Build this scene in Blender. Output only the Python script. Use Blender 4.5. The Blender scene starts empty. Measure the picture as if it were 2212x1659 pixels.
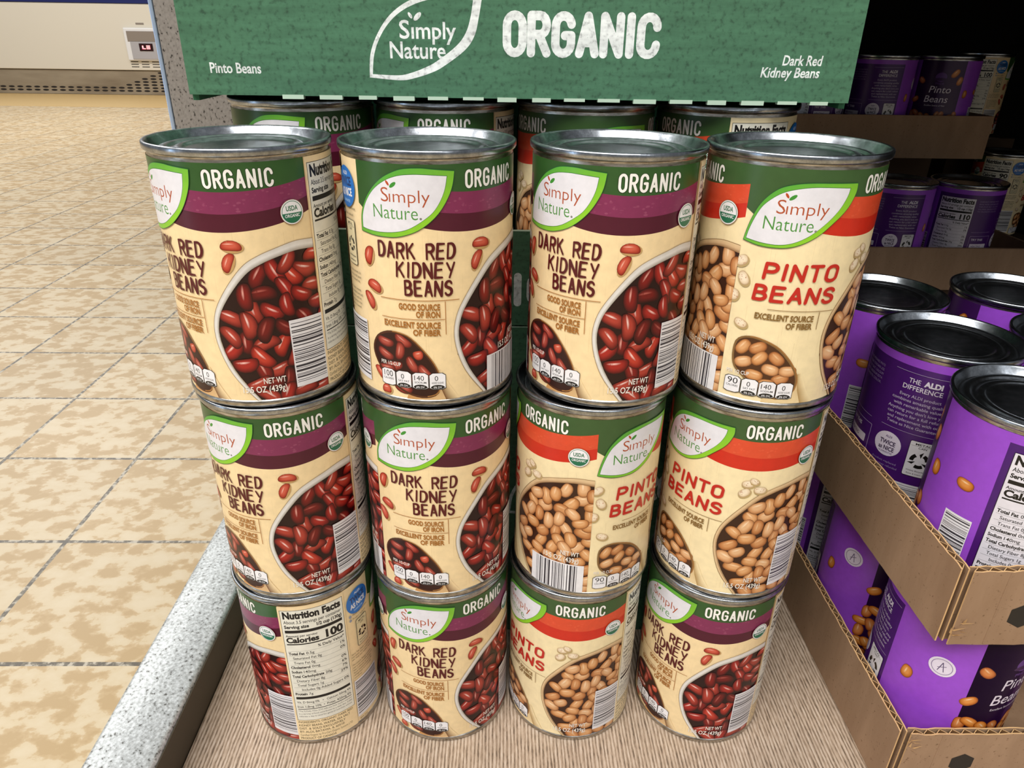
import bpy, bmesh, math, random
import numpy as np
from mathutils import Vector, Matrix

# ------------------------------------------------------------------ scene, camera, world, light
scene = bpy.context.scene
COL = scene.collection
MM = 0.001
scene.view_settings.view_transform = 'Standard'
scene.view_settings.look = 'None'
scene.view_settings.gamma = 1.0
scene.view_settings.use_curve_mapping = False
scene.view_settings.exposure = 0.0

CAM_POS = (-8.163, -317.32, 374.39)          # millimetres
PITCH, YAW, ROLL, FPX = 0.462064, 0.02062, 0.01531, 1534.88
fw = Vector((math.sin(YAW) * math.cos(PITCH), math.cos(YAW) * math.cos(PITCH), -math.sin(PITCH)))
r0 = Vector((math.cos(YAW), -math.sin(YAW), 0.0))
u0 = r0.cross(fw)
rt = r0 * math.cos(ROLL) + u0 * math.sin(ROLL)
up = -r0 * math.sin(ROLL) + u0 * math.cos(ROLL)
cd = bpy.data.cameras.new('camera')
cam = bpy.data.objects.new('camera', cd)
COL.objects.link(cam)
m = Matrix.Identity(4)
for i in range(3):
    m[i][0] = rt[i]; m[i][1] = up[i]; m[i][2] = -fw[i]; m[i][3] = CAM_POS[i] * MM
cam.matrix_world = m
cd.sensor_fit = 'HORIZONTAL'
cd.sensor_width = 36.0
cd.lens = 36.0 * FPX / 2212.0
cd.clip_start = 0.01
cd.clip_end = 100
scene.camera = cam

world = bpy.data.worlds.new('world')
scene.world = world
world.use_nodes = True
bg = world.node_tree.nodes['Background']
bg.inputs[0].default_value = (0.93, 0.96, 1.0, 1)
bg.inputs[1].default_value = 0.23


def area(name, loc, target, sx, sy, power, color=(1, 1, 1)):
    d = bpy.data.lights.new(name, 'AREA')
    d.shape = 'RECTANGLE'; d.size = sx; d.size_y = sy
    d.energy = power; d.color = color
    o = bpy.data.objects.new(name, d)
    COL.objects.link(o)
    o.location = loc
    o.rotation_euler = (Vector(target) - Vector(loc)).to_track_quat('-Z', 'Y').to_euler()
    return o


# rows of fluorescent ceiling lights of the store
area('ceiling_light_front', (-0.75, -1.5, 2.4), (-0.3, -0.6, 0), 3.2, 0.9, 122, (1.0, 0.975, 0.94))
area('ceiling_light_right', (1.5, -2.9, 1.9), (0.0, 0.0, 0.35), 0.5, 1.6, 7, (0.94, 0.97, 1.0))
area('ceiling_light_aisle', (-3.0, 2.2, 2.6), (-3.0, 2.2, 0), 0.6, 5.0, 92, (1.0, 0.975, 0.95))
area('ceiling_light_far', (-3.6, 5.2, 2.6), (-3.6, 5.2, 0), 5.0, 0.6, 108, (1.0, 0.97, 0.94))

# cool strip light of the refrigerated case across the aisle
area('case_strip_light', (-2.9, -1.25, 0.35), (0, 0, 0.3), 0.07, 1.3, 5.0, (0.55, 0.75, 1.0))

# ------------------------------------------------------------------ helpers


def lin(c):
    return c / 12.92 if c <= 0.04045 else ((c + 0.055) / 1.055) ** 2.4


def hx(s):
    s = s.lstrip('#')
    return tuple(lin(int(s[i:i + 2], 16) / 255.0) for i in (0, 2, 4))


def mix(a, b, t):
    return tuple(a[i] * (1 - t) + b[i] * t for i in range(3))


def tag(o, label=None, cat=None, group=None, kind=None):
    if label: o['label'] = label
    if cat: o['category'] = cat
    if group: o['group'] = group
    if kind: o['kind'] = kind
    return o


def empty(name, loc, rz=0.0):
    o = bpy.data.objects.new(name, None)
    COL.objects.link(o)
    o.location = tuple(c * MM for c in loc)
    o.rotation_euler = (0, 0, rz)
    o.empty_display_size = 0.02
    return o


def link(name, me, parent=None):
    o = bpy.data.objects.new(name, me)
    COL.objects.link(o)
    if parent: o.parent = parent
    return o


def copy_tree(o, parent=None):
    c = o.copy()
    COL.objects.link(c)
    c.parent = parent
    for ch in list(o.children):
        copy_tree(ch, c)
    return c


class Mat:
    def __init__(self, name, rough=0.5, metal=0.0, spec=0.5):
        self.m = bpy.data.materials.new(name)
        self.m.use_nodes = True
        self.nt = self.m.node_tree
        self.b = self.nt.nodes['Principled BSDF']
        self.b.inputs['Roughness'].default_value = rough
        self.b.inputs['Metallic'].default_value = metal
        self.b.inputs['Specular IOR Level'].default_value = spec

    def n(self, t, **kw):
        n = self.nt.nodes.new(t)
        for k, v in kw.items():
            setattr(n, k, v)
        return n

    def l(self, a, b):
        self.nt.links.new(a, b)

    def color(self, c):
        self.b.inputs['Base Color'].default_value = (*c, 1)
        return self

    def coords(self, scale=(1, 1, 1), rot=(0, 0, 0), kind='Object'):
        tc = self.n('ShaderNodeTexCoord')
        mp = self.n('ShaderNodeMapping')
        mp.inputs['Scale'].default_value = scale
        mp.inputs['Rotation'].default_value = rot
        self.l(tc.outputs[kind], mp.inputs['Vector'])
        return mp.outputs['Vector']

    def noise(self, vec, scale, detail=4, rough=0.55):
        n = self.n('ShaderNodeTexNoise')
        n.inputs['Scale'].default_value = scale
        n.inputs['Detail'].default_value = detail
        n.inputs['Roughness'].default_value = rough
        self.l(vec, n.inputs['Vector'])
        return n.outputs['Fac']

    def ramp(self, fac, stops):
        r = self.n('ShaderNodeValToRGB')
        e = r.color_ramp.elements
        while len(e) < len(stops):
            e.new(0.5)
        for i, (p, c) in enumerate(stops):
            e[i].position = p
            e[i].color = (*c, 1) if len(c) == 3 else c
        self.l(fac, r.inputs['Fac'])
        return r.outputs['Color']

    def mixc(self, fac, a, b, mode='MIX'):
        n = self.n('ShaderNodeMix', data_type='RGBA', blend_type=mode)
        for s, v in ((0, fac), (6, a), (7, b)):
            if isinstance(v, (int, float)):
                n.inputs[s].default_value = v
            elif isinstance(v, tuple):
                n.inputs[s].default_value = (*v, 1)
            else:
                self.l(v, n.inputs[s])
        return n.outputs[2]

    def math(self, op, a, b=0.0, c=None):
        n = self.n('ShaderNodeMath', operation=op)
        for i, v in enumerate((a, b) if c is None else (a, b, c)):
            if isinstance(v, (int, float)):
                n.inputs[i].default_value = v
            else:
                self.l(v, n.inputs[i])
        return n.outputs[0]

    def bump(self, h, strength=0.3, dist=0.0005):
        b = self.n('ShaderNodeBump')
        b.inputs['Strength'].default_value = strength
        b.inputs['Distance'].default_value = dist
        self.l(h, b.inputs['Height'])
        self.l(b.outputs['Normal'], self.b.inputs['Normal'])

    def base(self, out):
        self.l(out, self.b.inputs['Base Color'])
        return self


def mat_plain(name, c, rough=0.5, metal=0.0, spec=0.5):
    return Mat(name, rough, metal, spec).color(c).m


# printed paper / printed board: colours of the print come from a colour attribute
def mat_print(name, rough, spec, grain_scale, grain):
    M = Mat(name, rough, 0.0, spec)
    at = M.n('ShaderNodeAttribute'); at.attribute_name = 'print'
    v = M.coords()
    g = M.ramp(M.noise(v, grain_scale, 3), [(0.3, (1 - grain,) * 3), (0.7, (1 + grain,) * 3)])
    M.base(M.mixc(1.0, at.outputs['Color'], g, 'MULTIPLY'))
    return M.m


M_LABEL = mat_print('printed_paper', 0.33, 0.45, 260, 0.05)
Mx = Mat('printed_green_board', 0.42, 0.0, 0.45)
at = Mx.n('ShaderNodeAttribute'); at.attribute_name = 'print'
v = Mx.coords(scale=(1, 1, 1))
v2 = Mx.coords(scale=(0.12, 0.12, 1))
g1 = Mx.ramp(Mx.noise(v, 420, 3), [(0.30, (0.55,) * 3), (0.46, (1.0,) * 3), (0.75, (1.16,) * 3)])
g2 = Mx.ramp(Mx.noise(v2, 300, 4), [(0.35, (0.86,) * 3), (0.65, (1.12,) * 3)])
Mx.base(Mx.mixc(1.0, Mx.mixc(1.0, at.outputs['Color'], g1, 'MULTIPLY'), g2, 'MULTIPLY'))
Mx.bump(Mx.noise(v2, 300, 4), 0.15, 0.0004)
M_GREENBOARD = Mx.m

Mx = Mat('tin_plate_body', 0.3, 1.0)
v = Mx.coords(scale=(1, 1, 5))
Mx.base(Mx.ramp(Mx.noise(v, 120, 5, 0.7), [(0.35, hx('7d7668')), (0.5, hx('b4aea4')), (0.65, hx('d2cfca'))]))
Mx.bump(Mx.noise(v, 260, 3), 0.12, 0.0004)
M_TIN = Mx.m
Mx = Mat('tin_plate_lid', 0.25, 1.0)
v = Mx.coords()
Mx.base(Mx.ramp(Mx.noise(v, 190, 6, 0.75), [(0.3, hx('7c8085')), (0.55, hx('abb0b6')), (0.72, hx('d3d8de'))]))
Mx.bump(Mx.noise(v, 300, 4), 0.10, 0.0003)
M_LID = Mx.m

Mx = Mat('kraft_board', 0.75, 0.0, 0.3)
v = Mx.coords(); vs = Mx.coords(scale=(1, 1, 0.25))
k1 = Mx.ramp(Mx.noise(vs, 55, 5, 0.65), [(0.3, hx('93755a')), (0.5, hx('9b7d62')), (0.7, hx('a5866a'))])
k2 = Mx.ramp(Mx.noise(v, 520, 2), [(0.24, (0.55, 0.5, 0.45)), (0.36, (1, 1, 1))])
Mx.base(Mx.mixc(1.0, k1, k2, 'MULTIPLY'))
Mx.bump(Mx.noise(v, 300, 3), 0.12, 0.0003)
M_KRAFT = Mx.m
M_KRAFTEDGE = mat_plain('kraft_torn_edge', hx('cfa878'), 0.85, 0, 0.2)
M_FLUTE = mat_plain('kraft_flute', hx('6d4f33'), 0.9, 0, 0.1)
M_DARKPRINT = mat_plain('black_print', hx('221d18'), 0.6)

# the ribbed kraft sheet on the deck
Mx = Mat('ribbed_kraft_sheet', 0.62, 0.0, 0.35)
v = Mx.coords(scale=(1, 0.10, 1)); vb = Mx.coords()
w = Mx.n('ShaderNodeTexWave', wave_type='BANDS', bands_direction='X')
w.inputs['Scale'].default_value = 150; w.inputs['Distortion'].default_value = 3.2
w.inputs['Detail'].default_value = 3; w.inputs['Detail Scale'].default_value = 2.5
Mx.l(v, w.inputs['Vector'])
vc = Mx.coords(scale=(1, 0.2, 1))
f1 = Mx.math('ADD', Mx.math('MULTIPLY', w.outputs['Fac'], 0.28), Mx.math('MULTIPLY', Mx.noise(vc, 620, 5, 0.7), 0.72))
c1 = Mx.ramp(f1, [(0.30, hx('69594a')), (0.41, hx('9a8570')), (0.55, hx('b6a18c')), (0.75, hx('cfbfae'))])
c2 = Mx.ramp(Mx.noise(vb, 22, 3), [(0.35, (0.92,) * 3), (0.65, (1.05,) * 3)])
Mx.base(Mx.mixc(1.0, c1, c2, 'MULTIPLY'))
Mx.bump(f1, 0.35, 0.0006)
M_SHEET = Mx.m

# hammered silver paint of the rack
Mx = Mat('hammered_silver_paint', 0.38, 0.35, 0.6)
v = Mx.coords()
vo = Mx.n('ShaderNodeTexVoronoi'); vo.inputs['Scale'].default_value = 330; vo.inputs['Randomness'].default_value = 1.0
Mx.l(v, vo.inputs['Vector'])
spk = Mx.noise(Mx.coords(scale=(1, 1, 1), rot=(0.3, 0.2, 0.6)), 520, 2, 0.6)
c1 = Mx.ramp(spk, [(0.30, hx('55534f')), (0.38, hx('a7aaa9')), (0.55, hx('c4c8c8')), (0.7, hx('dde1e2'))])
c2 = Mx.ramp(Mx.noise(v, 26, 2), [(0.3, (0.9,) * 3), (0.7, (1.06,) * 3)])
Mx.base(Mx.mixc(1.0, c1, c2, 'MULTIPLY'))
Mx.bump(vo.outputs['Distance'], 0.18, 0.0005)
M_HAMMER = Mx.m
Mx = Mat('speckled_paint_shaded', 0.5, 0.1, 0.4)  # upright: same speckled hammertone as the rail, its shade put into darker greys
v = Mx.coords(scale=(1, 1, 0.7), rot=(0, 0.5, 0))
Mx.base(Mx.ramp(Mx.noise(v, 620, 2, 0.5), [(0.34, hx('3a3530')), (0.38, hx('7f7872')), (0.66, hx('8d8680'))]))
M_SPECK = Mx.m
M_EDGEBLUE = mat_plain('post_edge_highlight', hx('b9cbe6'), 0.25, 0.6, 0.6)  # bevel highlight of the post, painted as a pale blue strip
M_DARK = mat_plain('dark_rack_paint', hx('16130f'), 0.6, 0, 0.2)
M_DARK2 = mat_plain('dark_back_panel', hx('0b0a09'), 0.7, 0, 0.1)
M_SIGN = mat_plain('dim_plastic_grey', hx('3a3b3f'), 0.4)

# floor tiles
FZ = -240.6
Mx = Mat('beige_floor_tile', 0.38, 0.0, 0.4)
tc = Mx.n('ShaderNodeTexCoord'); sx = Mx.n('ShaderNodeSeparateXYZ')
Mx.l(tc.outputs['Object'], sx.inputs[0])
PIT = 0.2033


def tile_axis(out, off):
    t = Mx.math('DIVIDE', Mx.math('SUBTRACT', out, off), PIT)
    fr = Mx.math('FRACT', t)
    d = Mx.math('MINIMUM', fr, Mx.math('SUBTRACT', 1.0, fr))
    return t, d


tx, dx = tile_axis(sx.outputs[0], -0.5805)
ty, dy = tile_axis(sx.outputs[1], 0.4405)
wob = Mx.math('MULTIPLY', Mx.noise(Mx.coords(), 60, 3), 0.006)
dm = Mx.math('ADD', Mx.math('MINIMUM', dx, dy), Mx.math('SUBTRACT', wob, 0.003))
grout = Mx.math('LESS_THAN', dm, 0.0135)
cell = Mx.n('ShaderNodeCombineXYZ')
Mx.l(Mx.math('FLOOR', tx), cell.inputs[0]); Mx.l(Mx.math('FLOOR', ty), cell.inputs[1])
wn = Mx.n('ShaderNodeTexWhiteNoise', noise_dimensions='3D'); Mx.l(cell.outputs[0], wn.inputs['Vector'])
# the mottling is cut at the joints: every tile shifts the noise by its own amount
vadd = Mx.n('ShaderNodeVectorMath', operation='MULTIPLY_ADD')
Mx.l(wn.outputs['Color'], vadd.inputs[0]); vadd.inputs[1].default_value = (9, 9, 9)
vmap = Mx.n('ShaderNodeMapping'); vmap.inputs['Scale'].default_value = (0.9, 1.15, 1)
Mx.l(tc.outputs['Object'], vmap.inputs[0]); Mx.l(vmap.outputs[0], vadd.inputs[2])
nz = Mx.noise(vadd.outputs[0], 34, 5, 0.55)
body = Mx.ramp(nz, [(0.42, hx('b59a70')), (0.48, hx('bea47c')), (0.515, hx('cbb896')), (0.65, hx('cfbe9f'))])
tone = Mx.ramp(wn.outputs['Value'], [(0, (0.95,) * 3), (1, (1.04,) * 3)])
gcol = Mx.ramp(Mx.noise(Mx.coords(), 130, 3), [(0.42, hx('5d564b')), (0.52, hx('7c7464')), (0.60, hx('b6ad9c'))])
Mx.base(Mx.mixc(grout, Mx.mixc(1.0, body, tone, 'MULTIPLY'), gcol))
Mx.bump(Mx.math('SUBTRACT', 1.0, grout), 0.4, 0.001)
M_FLOOR = Mx.m

# ------------------------------------------------------------------ flat print builder
RB = 36.8                                     # radius of the label
K = math.pi / 180 * RB                        # mm per degree
GLY = {}
FCAP = None


def glyph(body, bold=0.0, shear=0.0):
    key = (body, round(bold, 4), shear)
    if key in GLY:
        return GLY[key]
    cu = bpy.data.curves.new('t', 'FONT')
    cu.body = body; cu.size = 1.0; cu.offset = bold; cu.resolution_u = 3; cu.shear = shear
    ob = bpy.data.objects.new('t', cu)
    COL.objects.link(ob)
    dg = bpy.context.evaluated_depsgraph_get()
    me = bpy.data.meshes.new_from_object(ob.evaluated_get(dg))
    vs = np.array([v.co[:2] for v in me.vertices]) if len(me.vertices) else np.zeros((0, 2))
    fs = [tuple(p.vertices) for p in me.polygons]
    bpy.data.objects.remove(ob); bpy.data.curves.remove(cu); bpy.data.meshes.remove(me)
    GLY[key] = (vs, fs)
    return GLY[key]


# strokes of a hand lettered / condensed capital alphabet, on a box 0..1 by 0..1
def arc(cx, cy, rx, ry, a0, a1, n=10):
    return [(cx + rx * math.cos(math.radians(a0 + (a1 - a0) * i / n)), cy + ry * math.sin(math.radians(a0 + (a1 - a0) * i / n))) for i in range(n + 1)]


SF = {
    'O': [arc(.5, .72, .5, .28, 0, 180, 10) + arc(.5, .28, .5, .28, 180, 360, 10) + [(1, .72)]],
    'R': [[(0, 0), (0, 1)], [(0, 1), (.5, 1)] + arc(.55, .75, .42, .25, 90, -90, 8) + [(0, .5)], [(.5, .5), (1, 0)]],
    'G': [arc(.5, .74, .5, .26, 10, 180, 9) + arc(.5, .26, .5, .26, 180, 360, 10) + [(1, .48), (.6, .48)]],
    'A': [[(0, 0), (.5, 1), (1, 0)], [(.18, .3), (.82, .3)]],
    'N': [[(0, 0), (0, 1), (1, 0), (1, 1)]],
    'I': [[(.5, 0), (.5, 1)]],
    'C': [arc(.5, .74, .5, .26, 0, 180, 9) + arc(.5, .26, .5, .26, 180, 360, 9)],
    'D': [[(0, 0), (0, 1)], [(0, 1), (.35, 1)] + arc(.4, .5, .6, .5, 80, -80, 10) + [(0, 0)]],
    'K': [[(0, 0), (0, 1)], [(.9, 1), (.05, .45)], [(.3, .6), (1, 0)]],
    'E': [[(.9, 1), (0, 1), (0, 0), (.95, 0)], [(0, .52), (.8, .55)]],
    'Y': [[(0, 1), (.5, .5)], [(1, 1), (.45, 0)]],
    'B': [[(0, 0), (0, 1)], [(0, 1), (.4, 1)] + arc(.45, .76, .4, .24, 90, -90, 8) + [(.1, .52)], [(.4, .52)] + arc(.48, .26, .5, .26, 90, -90, 8) + [(0, 0)]],
    'S': [arc(.5, .75, .45, .25, 20, 210, 9) + arc(.5, .26, .48, .26, 60, -160, 10)],
    'P': [[(0, 0), (0, 1)], [(0, 1), (.5, 1)] + arc(.5, .73, .48, .27, 90, -90, 8) + [(0, .46)]],
    'T': [[(0, 1), (1, 1)], [(.5, 1), (.5, 0)]],
}
SW = {'I': 0.25}
CREAM_K, CREAM_P = hx('ecd2a2'), hx('ecd9ac')


class Print:
    """2-D coloured triangles, painter ordered, later wrapped round a cylinder or laid on a board."""

    def __init__(self, vlo=None, vhi=None, lift=0.0025):
        self.V = []; self.F = []; self.layer = 0; self.lift = lift
        self.vlo = vlo; self.vhi = vhi
        self.off = 0.0

    def up(self):
        self.layer += 1

    def poly(self, pts, col, cols=None):
        b = len(self.V)
        for i, p in enumerate(pts):
            c = cols[i] if cols else col
            self.V.append((p[0] + self.off, p[1], self.layer * self.lift, c[0], c[1], c[2]))
        self.F.append(tuple(range(b, b + len(pts))))

    def fill(self, pts, col, cols=None):
        """simple, possibly concave outline"""
        from mathutils.geometry import tessellate_polygon
        tri = tessellate_polygon([[Vector((p[0], p[1], 0)) for p in pts]])
        for t in tri:
            self.poly([pts[i] for i in t], col, [cols[i] for i in t] if cols else None)

    def rect(self, x0, y0, x1, y1, col):
        self.poly([(x0, y0), (x1, y0), (x1, y1), (x0, y1)], col)

    def rrect(self, x0, y0, x1, y1, r, col):
        pts = []
        for cx, cy, a in ((x1 - r, y0 + r, -90), (x1 - r, y1 - r, 0), (x0 + r, y1 - r, 90), (x0 + r, y0 + r, 180)):
            pts += arc(cx, cy, r, r, a, a + 90, 4)
        self.poly(pts, col)

    def disc(self, cx, cy, rx, ry, col, n=24, rot=0.0):
        c, s = math.cos(rot), math.sin(rot)
        self.poly([(cx + rx * math.cos(a) * c - ry * math.sin(a) * s, cy + rx * math.cos(a) * s + ry * math.sin(a) * c)
                   for a in (2 * math.pi * i / n for i in range(n))], col)

    def band(self, A, B, ca, cb=None):
        """quads between two poly-lines of equal length"""
        cb = cb or ca
        for i in range(len(A) - 1):
            self.poly([A[i], A[i + 1], B[i + 1], B[i]], None, [ca, ca, cb, cb])

    def stroke(self, pts, w, col, taper=0.0, caps=True):
        pts = [q for k, q in enumerate(pts) if k == 0 or math.dist(q, pts[k - 1]) > 1e-5]
        n = len(pts)
        if n < 2: return
        closed = math.dist(pts[0], pts[-1]) < 1e-4
        L = [0.0]
        for i in range(1, n):
            L.append(L[-1] + math.dist(pts[i], pts[i - 1]))
        tot = max(L[-1], 1e-6)
        hw = [0.5 * w * (1 - taper * abs(2 * L[i] / tot - 1) ** 1.6) for i in range(n)]
        dirs = [((pts[i + 1][0] - pts[i][0]) / (L[i + 1] - L[i]), (pts[i + 1][1] - pts[i][1]) / (L[i + 1] - L[i])) for i in range(n - 1)]
        # cut at sharp corners, ribbons with round ends in between
        runs, st = [], 0
        for i in range(1, n - 1):
            if dirs[i - 1][0] * dirs[i][0] + dirs[i - 1][1] * dirs[i][1] < 0.45:
                runs.append((st, i)); st = i
        runs.append((st, n - 1))
        for (a, b) in runs:
            self.layer += 1
            Lf, Rt = [], []
            loop = closed and len(runs) == 1
            for i in range(a, b + 1):
                d0 = dirs[i - 1] if i > a else (dirs[b - 1] if loop else dirs[i])
                d1 = dirs[i] if i < b else (dirs[a] if loop else dirs[i - 1])
                nx, ny = -(d0[1] + d1[1]), d0[0] + d1[0]
                l = math.hypot(nx, ny) or 1.0
                nx /= l; ny /= l
                k = hw[i] / max(0.6, nx * -d0[1] + ny * d0[0])
                Lf.append((pts[i][0] + nx * k, pts[i][1] + ny * k)); Rt.append((pts[i][0] - nx * k, pts[i][1] - ny * k))
            for i in range(len(Lf) - 1):
                self.poly([Lf[i], Rt[i], Rt[i + 1], Lf[i + 1]], col)
            if caps and not loop:
                for i, d, sg in ((a, dirs[a], -1), (b, dirs[b - 1], 1)):
                    a0 = math.atan2(d[1], d[0]) + (math.pi / 2 if sg < 0 else -math.pi / 2)
                    self.poly([(pts[i][0] + hw[i] * math.cos(a0 + math.pi * q / 8), pts[i][1] + hw[i] * math.sin(a0 + math.pi * q / 8)) for q in range(9)], col)
        self.layer += 1

    def caps(self, s, x0, y0, x1, y1, sw, col, gap=0.34, taper=0.0, jit=0.0, seed=1, slant=0.0, space=0.55):
        """stroke lettering squeezed between x0..x1"""
        rnd = random.Random(seed)
        base, top_ = self.layer, self.layer
        ws = [(space if ch == ' ' else SW.get(ch, 1.0)) for ch in s]
        gaps = gap * (len(s) - 1)
        unit = (x1 - x0 - sw) / (sum(ws) + gaps)
        x = x0 + sw / 2
        h = y1 - y0 - sw
        for ch, wd in zip(s, ws):
            if ch != ' ':
                self.layer = base
                a = slant + rnd.uniform(-jit, jit); dy = rnd.uniform(-jit, jit) * h * 0.4
                for st in SF[ch]:
                    pts = []
                    for (px, py) in st:
                        q = (px - .5) if ch != 'I' else 0.0
                        pts.append((x + unit * wd * .5 + q * unit * wd + a * (py - .5) * h, y0 + sw / 2 + dy + py * h))
                    self.stroke(pts, sw, col, taper)
                top_ = max(top_, self.layer)
            x += unit * (wd + gap)
        self.layer = top_

    def text(self, s, x, y, h, col, width=None, bold=0.0, align='L', shear=0.0, rot=0.0):
        """h is the capital height, x,y the baseline start (or end for R, middle for C)"""
        global FCAP
        if FCAP is None:
            FCAP = glyph('H')[0][:, 1].max()
        vs, fs = glyph(s, bold, shear)
        if not len(vs): return
        k = h / FCAP
        x0, x1 = vs[:, 0].min(), vs[:, 0].max()
        kx = k if width is None else width / max(x1 - x0, 1e-6)
        w = (x1 - x0) * kx
        ox = x - {'L': 0, 'R': w, 'C': w / 2}[align]
        P = [(ox + (v[0] - x0) * kx, y + v[1] * k) for v in vs]
        if rot:
            c, s_ = math.cos(rot), math.sin(rot)
            P = [(x + (p[0] - x) * c - (p[1] - y) * s_, y + (p[0] - x) * s_ + (p[1] - y) * c) for p in P]
        for f in fs:
            self.poly([P[i] for i in f], col)

    def bean(self, cx, cy, L, W, rot, cols, bend=0.25, hl=True, rnd=random):
        """printed bean: dark rim, body, lighter belly and a printed gleam"""
        dark, bodyc, lite, gleam = cols
        n = 18
        c, s = math.cos(rot), math.sin(rot)

        def pt(r, a, ox=0.0, oy=0.0):
            ca_, sa_ = math.cos(a), math.sin(a)
            x = r * L / 2 * math.copysign(abs(ca_) ** .82, ca_) + ox; y = r * W / 2 * math.copysign(abs(sa_) ** .86, sa_) + oy
            y += bend * W * ((2 * x / L) ** 2 - 0.3) * r
            return (cx + x * c - y * s, cy + x * s + y * c)
        A = [2 * math.pi * i / n for i in range(n)]
        # light comes from the upper left of the picture printed on the label
        lx, ly = (-0.4 * c + 0.6 * s) * 0, 0
        ux, uy = (-0.35 * c + 0.94 * s), (0.35 * s + 0.94 * c)
        o1 = (ux * L * 0.05, uy * W * 0.10)
        rings = [(1.0, dark, (0, 0)), (0.80, bodyc, (o1[0] * .5, o1[1] * .5)), (0.42, lite, o1)]
        for (ra, ca, oa), (rb, cb, ob) in zip(rings, rings[1:]):
            for i in range(n):
                j = (i + 1) % n
                self.poly([pt(ra, A[i], *oa), pt(ra, A[j], *oa), pt(rb, A[j], *ob), pt(rb, A[i], *ob)], None, [ca, ca, cb, cb])
        self.poly([pt(0.42, a, *o1) for a in A], lite)
        if hl:
            self.up()
            o2 = (ux * L * 0.10 + rnd.uniform(-.08, .08) * L, uy * W * 0.20)
            B = [2 * math.pi * i / 10 for i in range(10)]
            p0 = pt(0, 0, *o2)
            out = [pt(1, 0, 0, 0)]
            ring = []
            for a in B:
                x = 0.29 * L * math.cos(a) + o2[0]; y = 0.095 * W * math.sin(a) + o2[1]
                y += bend * W * ((2 * x / L) ** 2 - 0.3) * 0.6
                ring.append((cx + x * c - y * s, cy + x * s + y * c))
            for i in range(10):
                j = (i + 1) % 10
                self.poly([ring[i], ring[j], p0], None, [lite, lite, gleam])

    # ---- output
    def _clip(self, step):
        outV, outF = [], []
        for f in self.F:
            P = [self.V[i] for i in f]
            for lim, sg in ((self.vlo, 1), (self.vhi, -1)):
                if lim is None or not P: continue
                if all(sg * (p[1] - lim) >= 0 for p in P): continue
                P = clip(P, 1, lim, sg)
            if len(P) < 3: continue
            if step is None:
                b = len(outV); outV += P; outF.append(tuple(range(b, b + len(P)))); continue
            x0 = min(p[0] for p in P); x1 = max(p[0] for p in P)
            k0 = math.floor(x0 / step + 1e-9); k1 = math.ceil(x1 / step - 1e-9)
            if k1 - k0 <= 1:
                b = len(outV); outV += P; outF.append(tuple(range(b, b + len(P)))); continue
            for k in range(k0, k1):
                Q = clip(P, 0, k * step, 1) if k > k0 else P
                if k < k1 - 1: Q = clip(Q, 0, (k + 1) * step, -1)
                if len(Q) > 2:
                    b = len(outV); outV += Q; outF.append(tuple(range(b, b + len(Q))))
        return outV, outF

    def wrap(self, name, mat, z0=0.0):
        V, F = self._clip(K * 1.5)
        A = np.array(V)
        ang = A[:, 0] / K * math.pi / 180
        # a chord keeps every layer parallel because all are cut on the same lines
        r = RB + 0.05 + A[:, 2]
        co = np.stack([r * np.sin(ang), -r * np.cos(ang), A[:, 1] + z0], 1) * MM
        nr = np.stack([np.sin(ang), -np.cos(ang), np.zeros(len(ang))], 1)
        return self._mesh(name, mat, co, nr, A[:, 3:6], F)

    def lay(self, name, mat, M4):
        """flat: x,y,lift -> matrix"""
        V, F = self._clip(None)
        A = np.array(V)
        co = np.concatenate([A[:, :3] , np.ones((len(A), 1))], 1) @ np.array(M4).T
        return self._mesh(name, mat, co[:, :3] * MM, None, A[:, 3:6], F)

    def _mesh(self, name, mat, co, nr, col, F):
        me = bpy.data.meshes.new(name)
        me.from_pydata([tuple(c) for c in co], [], F)
        ca = me.color_attributes.new('print', 'FLOAT_COLOR', 'POINT')
        c4 = np.ones((len(co), 4), dtype=np.float32); c4[:, :3] = col
        ca.data.foreach_set('color', c4.ravel())
        me.materials.append(mat)
        if nr is not None:
            # make every face look outwards
            for p in me.polygons:
                if Vector(nr[p.vertices[0]]).dot(p.normal) < 0:
                    p.flip()
            me.shade_smooth()
            me.normals_split_custom_set_from_vertices([tuple(n) for n in nr])
        me.update()
        return me


def clip(P, ax, lim, sg):
    out = []
    n = len(P)
    for i in range(n):
        a, b = P[i], P[(i + 1) % n]
        da, db = sg * (a[ax] - lim), sg * (b[ax] - lim)
        if da >= 0: out.append(a)
        if (da > 0 and db < 0) or (da < 0 and db > 0):
            t = da / (da - db)
            out.append(tuple(a[k] + (b[k] - a[k]) * t for k in range(6)))
    return out


def inside(p, poly):
    x, y = p; r = False; j = len(poly) - 1
    for i in range(len(poly)):
        xi, yi = poly[i]; xj, yj = poly[j]
        if (yi > y) != (yj > y) and x < (xj - xi) * (y - yi) / (yj - yi) + xi: r = not r
        j = i
    return r


def catmull(pts, n=4, closed=False):
    out = []
    N = len(pts)
    rng = range(N) if closed else range(N - 1)
    for i in rng:
        p0 = pts[(i - 1) % N] if (closed or i > 0) else pts[i]
        p1, p2 = pts[i], pts[(i + 1) % N]
        p3 = pts[(i + 2) % N] if (closed or i + 2 < N) else p2
        for k in range(n):
            t = k / n
            out.append(tuple(0.5 * (2 * p1[d] + (p2[d] - p0[d]) * t + (2 * p0[d] - 5 * p1[d] + 4 * p2[d] - p3[d]) * t * t + (3 * p1[d] - p0[d] - 3 * p2[d] + p3[d]) * t ** 3) for d in (0, 1)))
    if not closed: out.append(pts[-1])
    return out


def F2(pts):
    return [(f * K, v) for f, v in pts]


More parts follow.
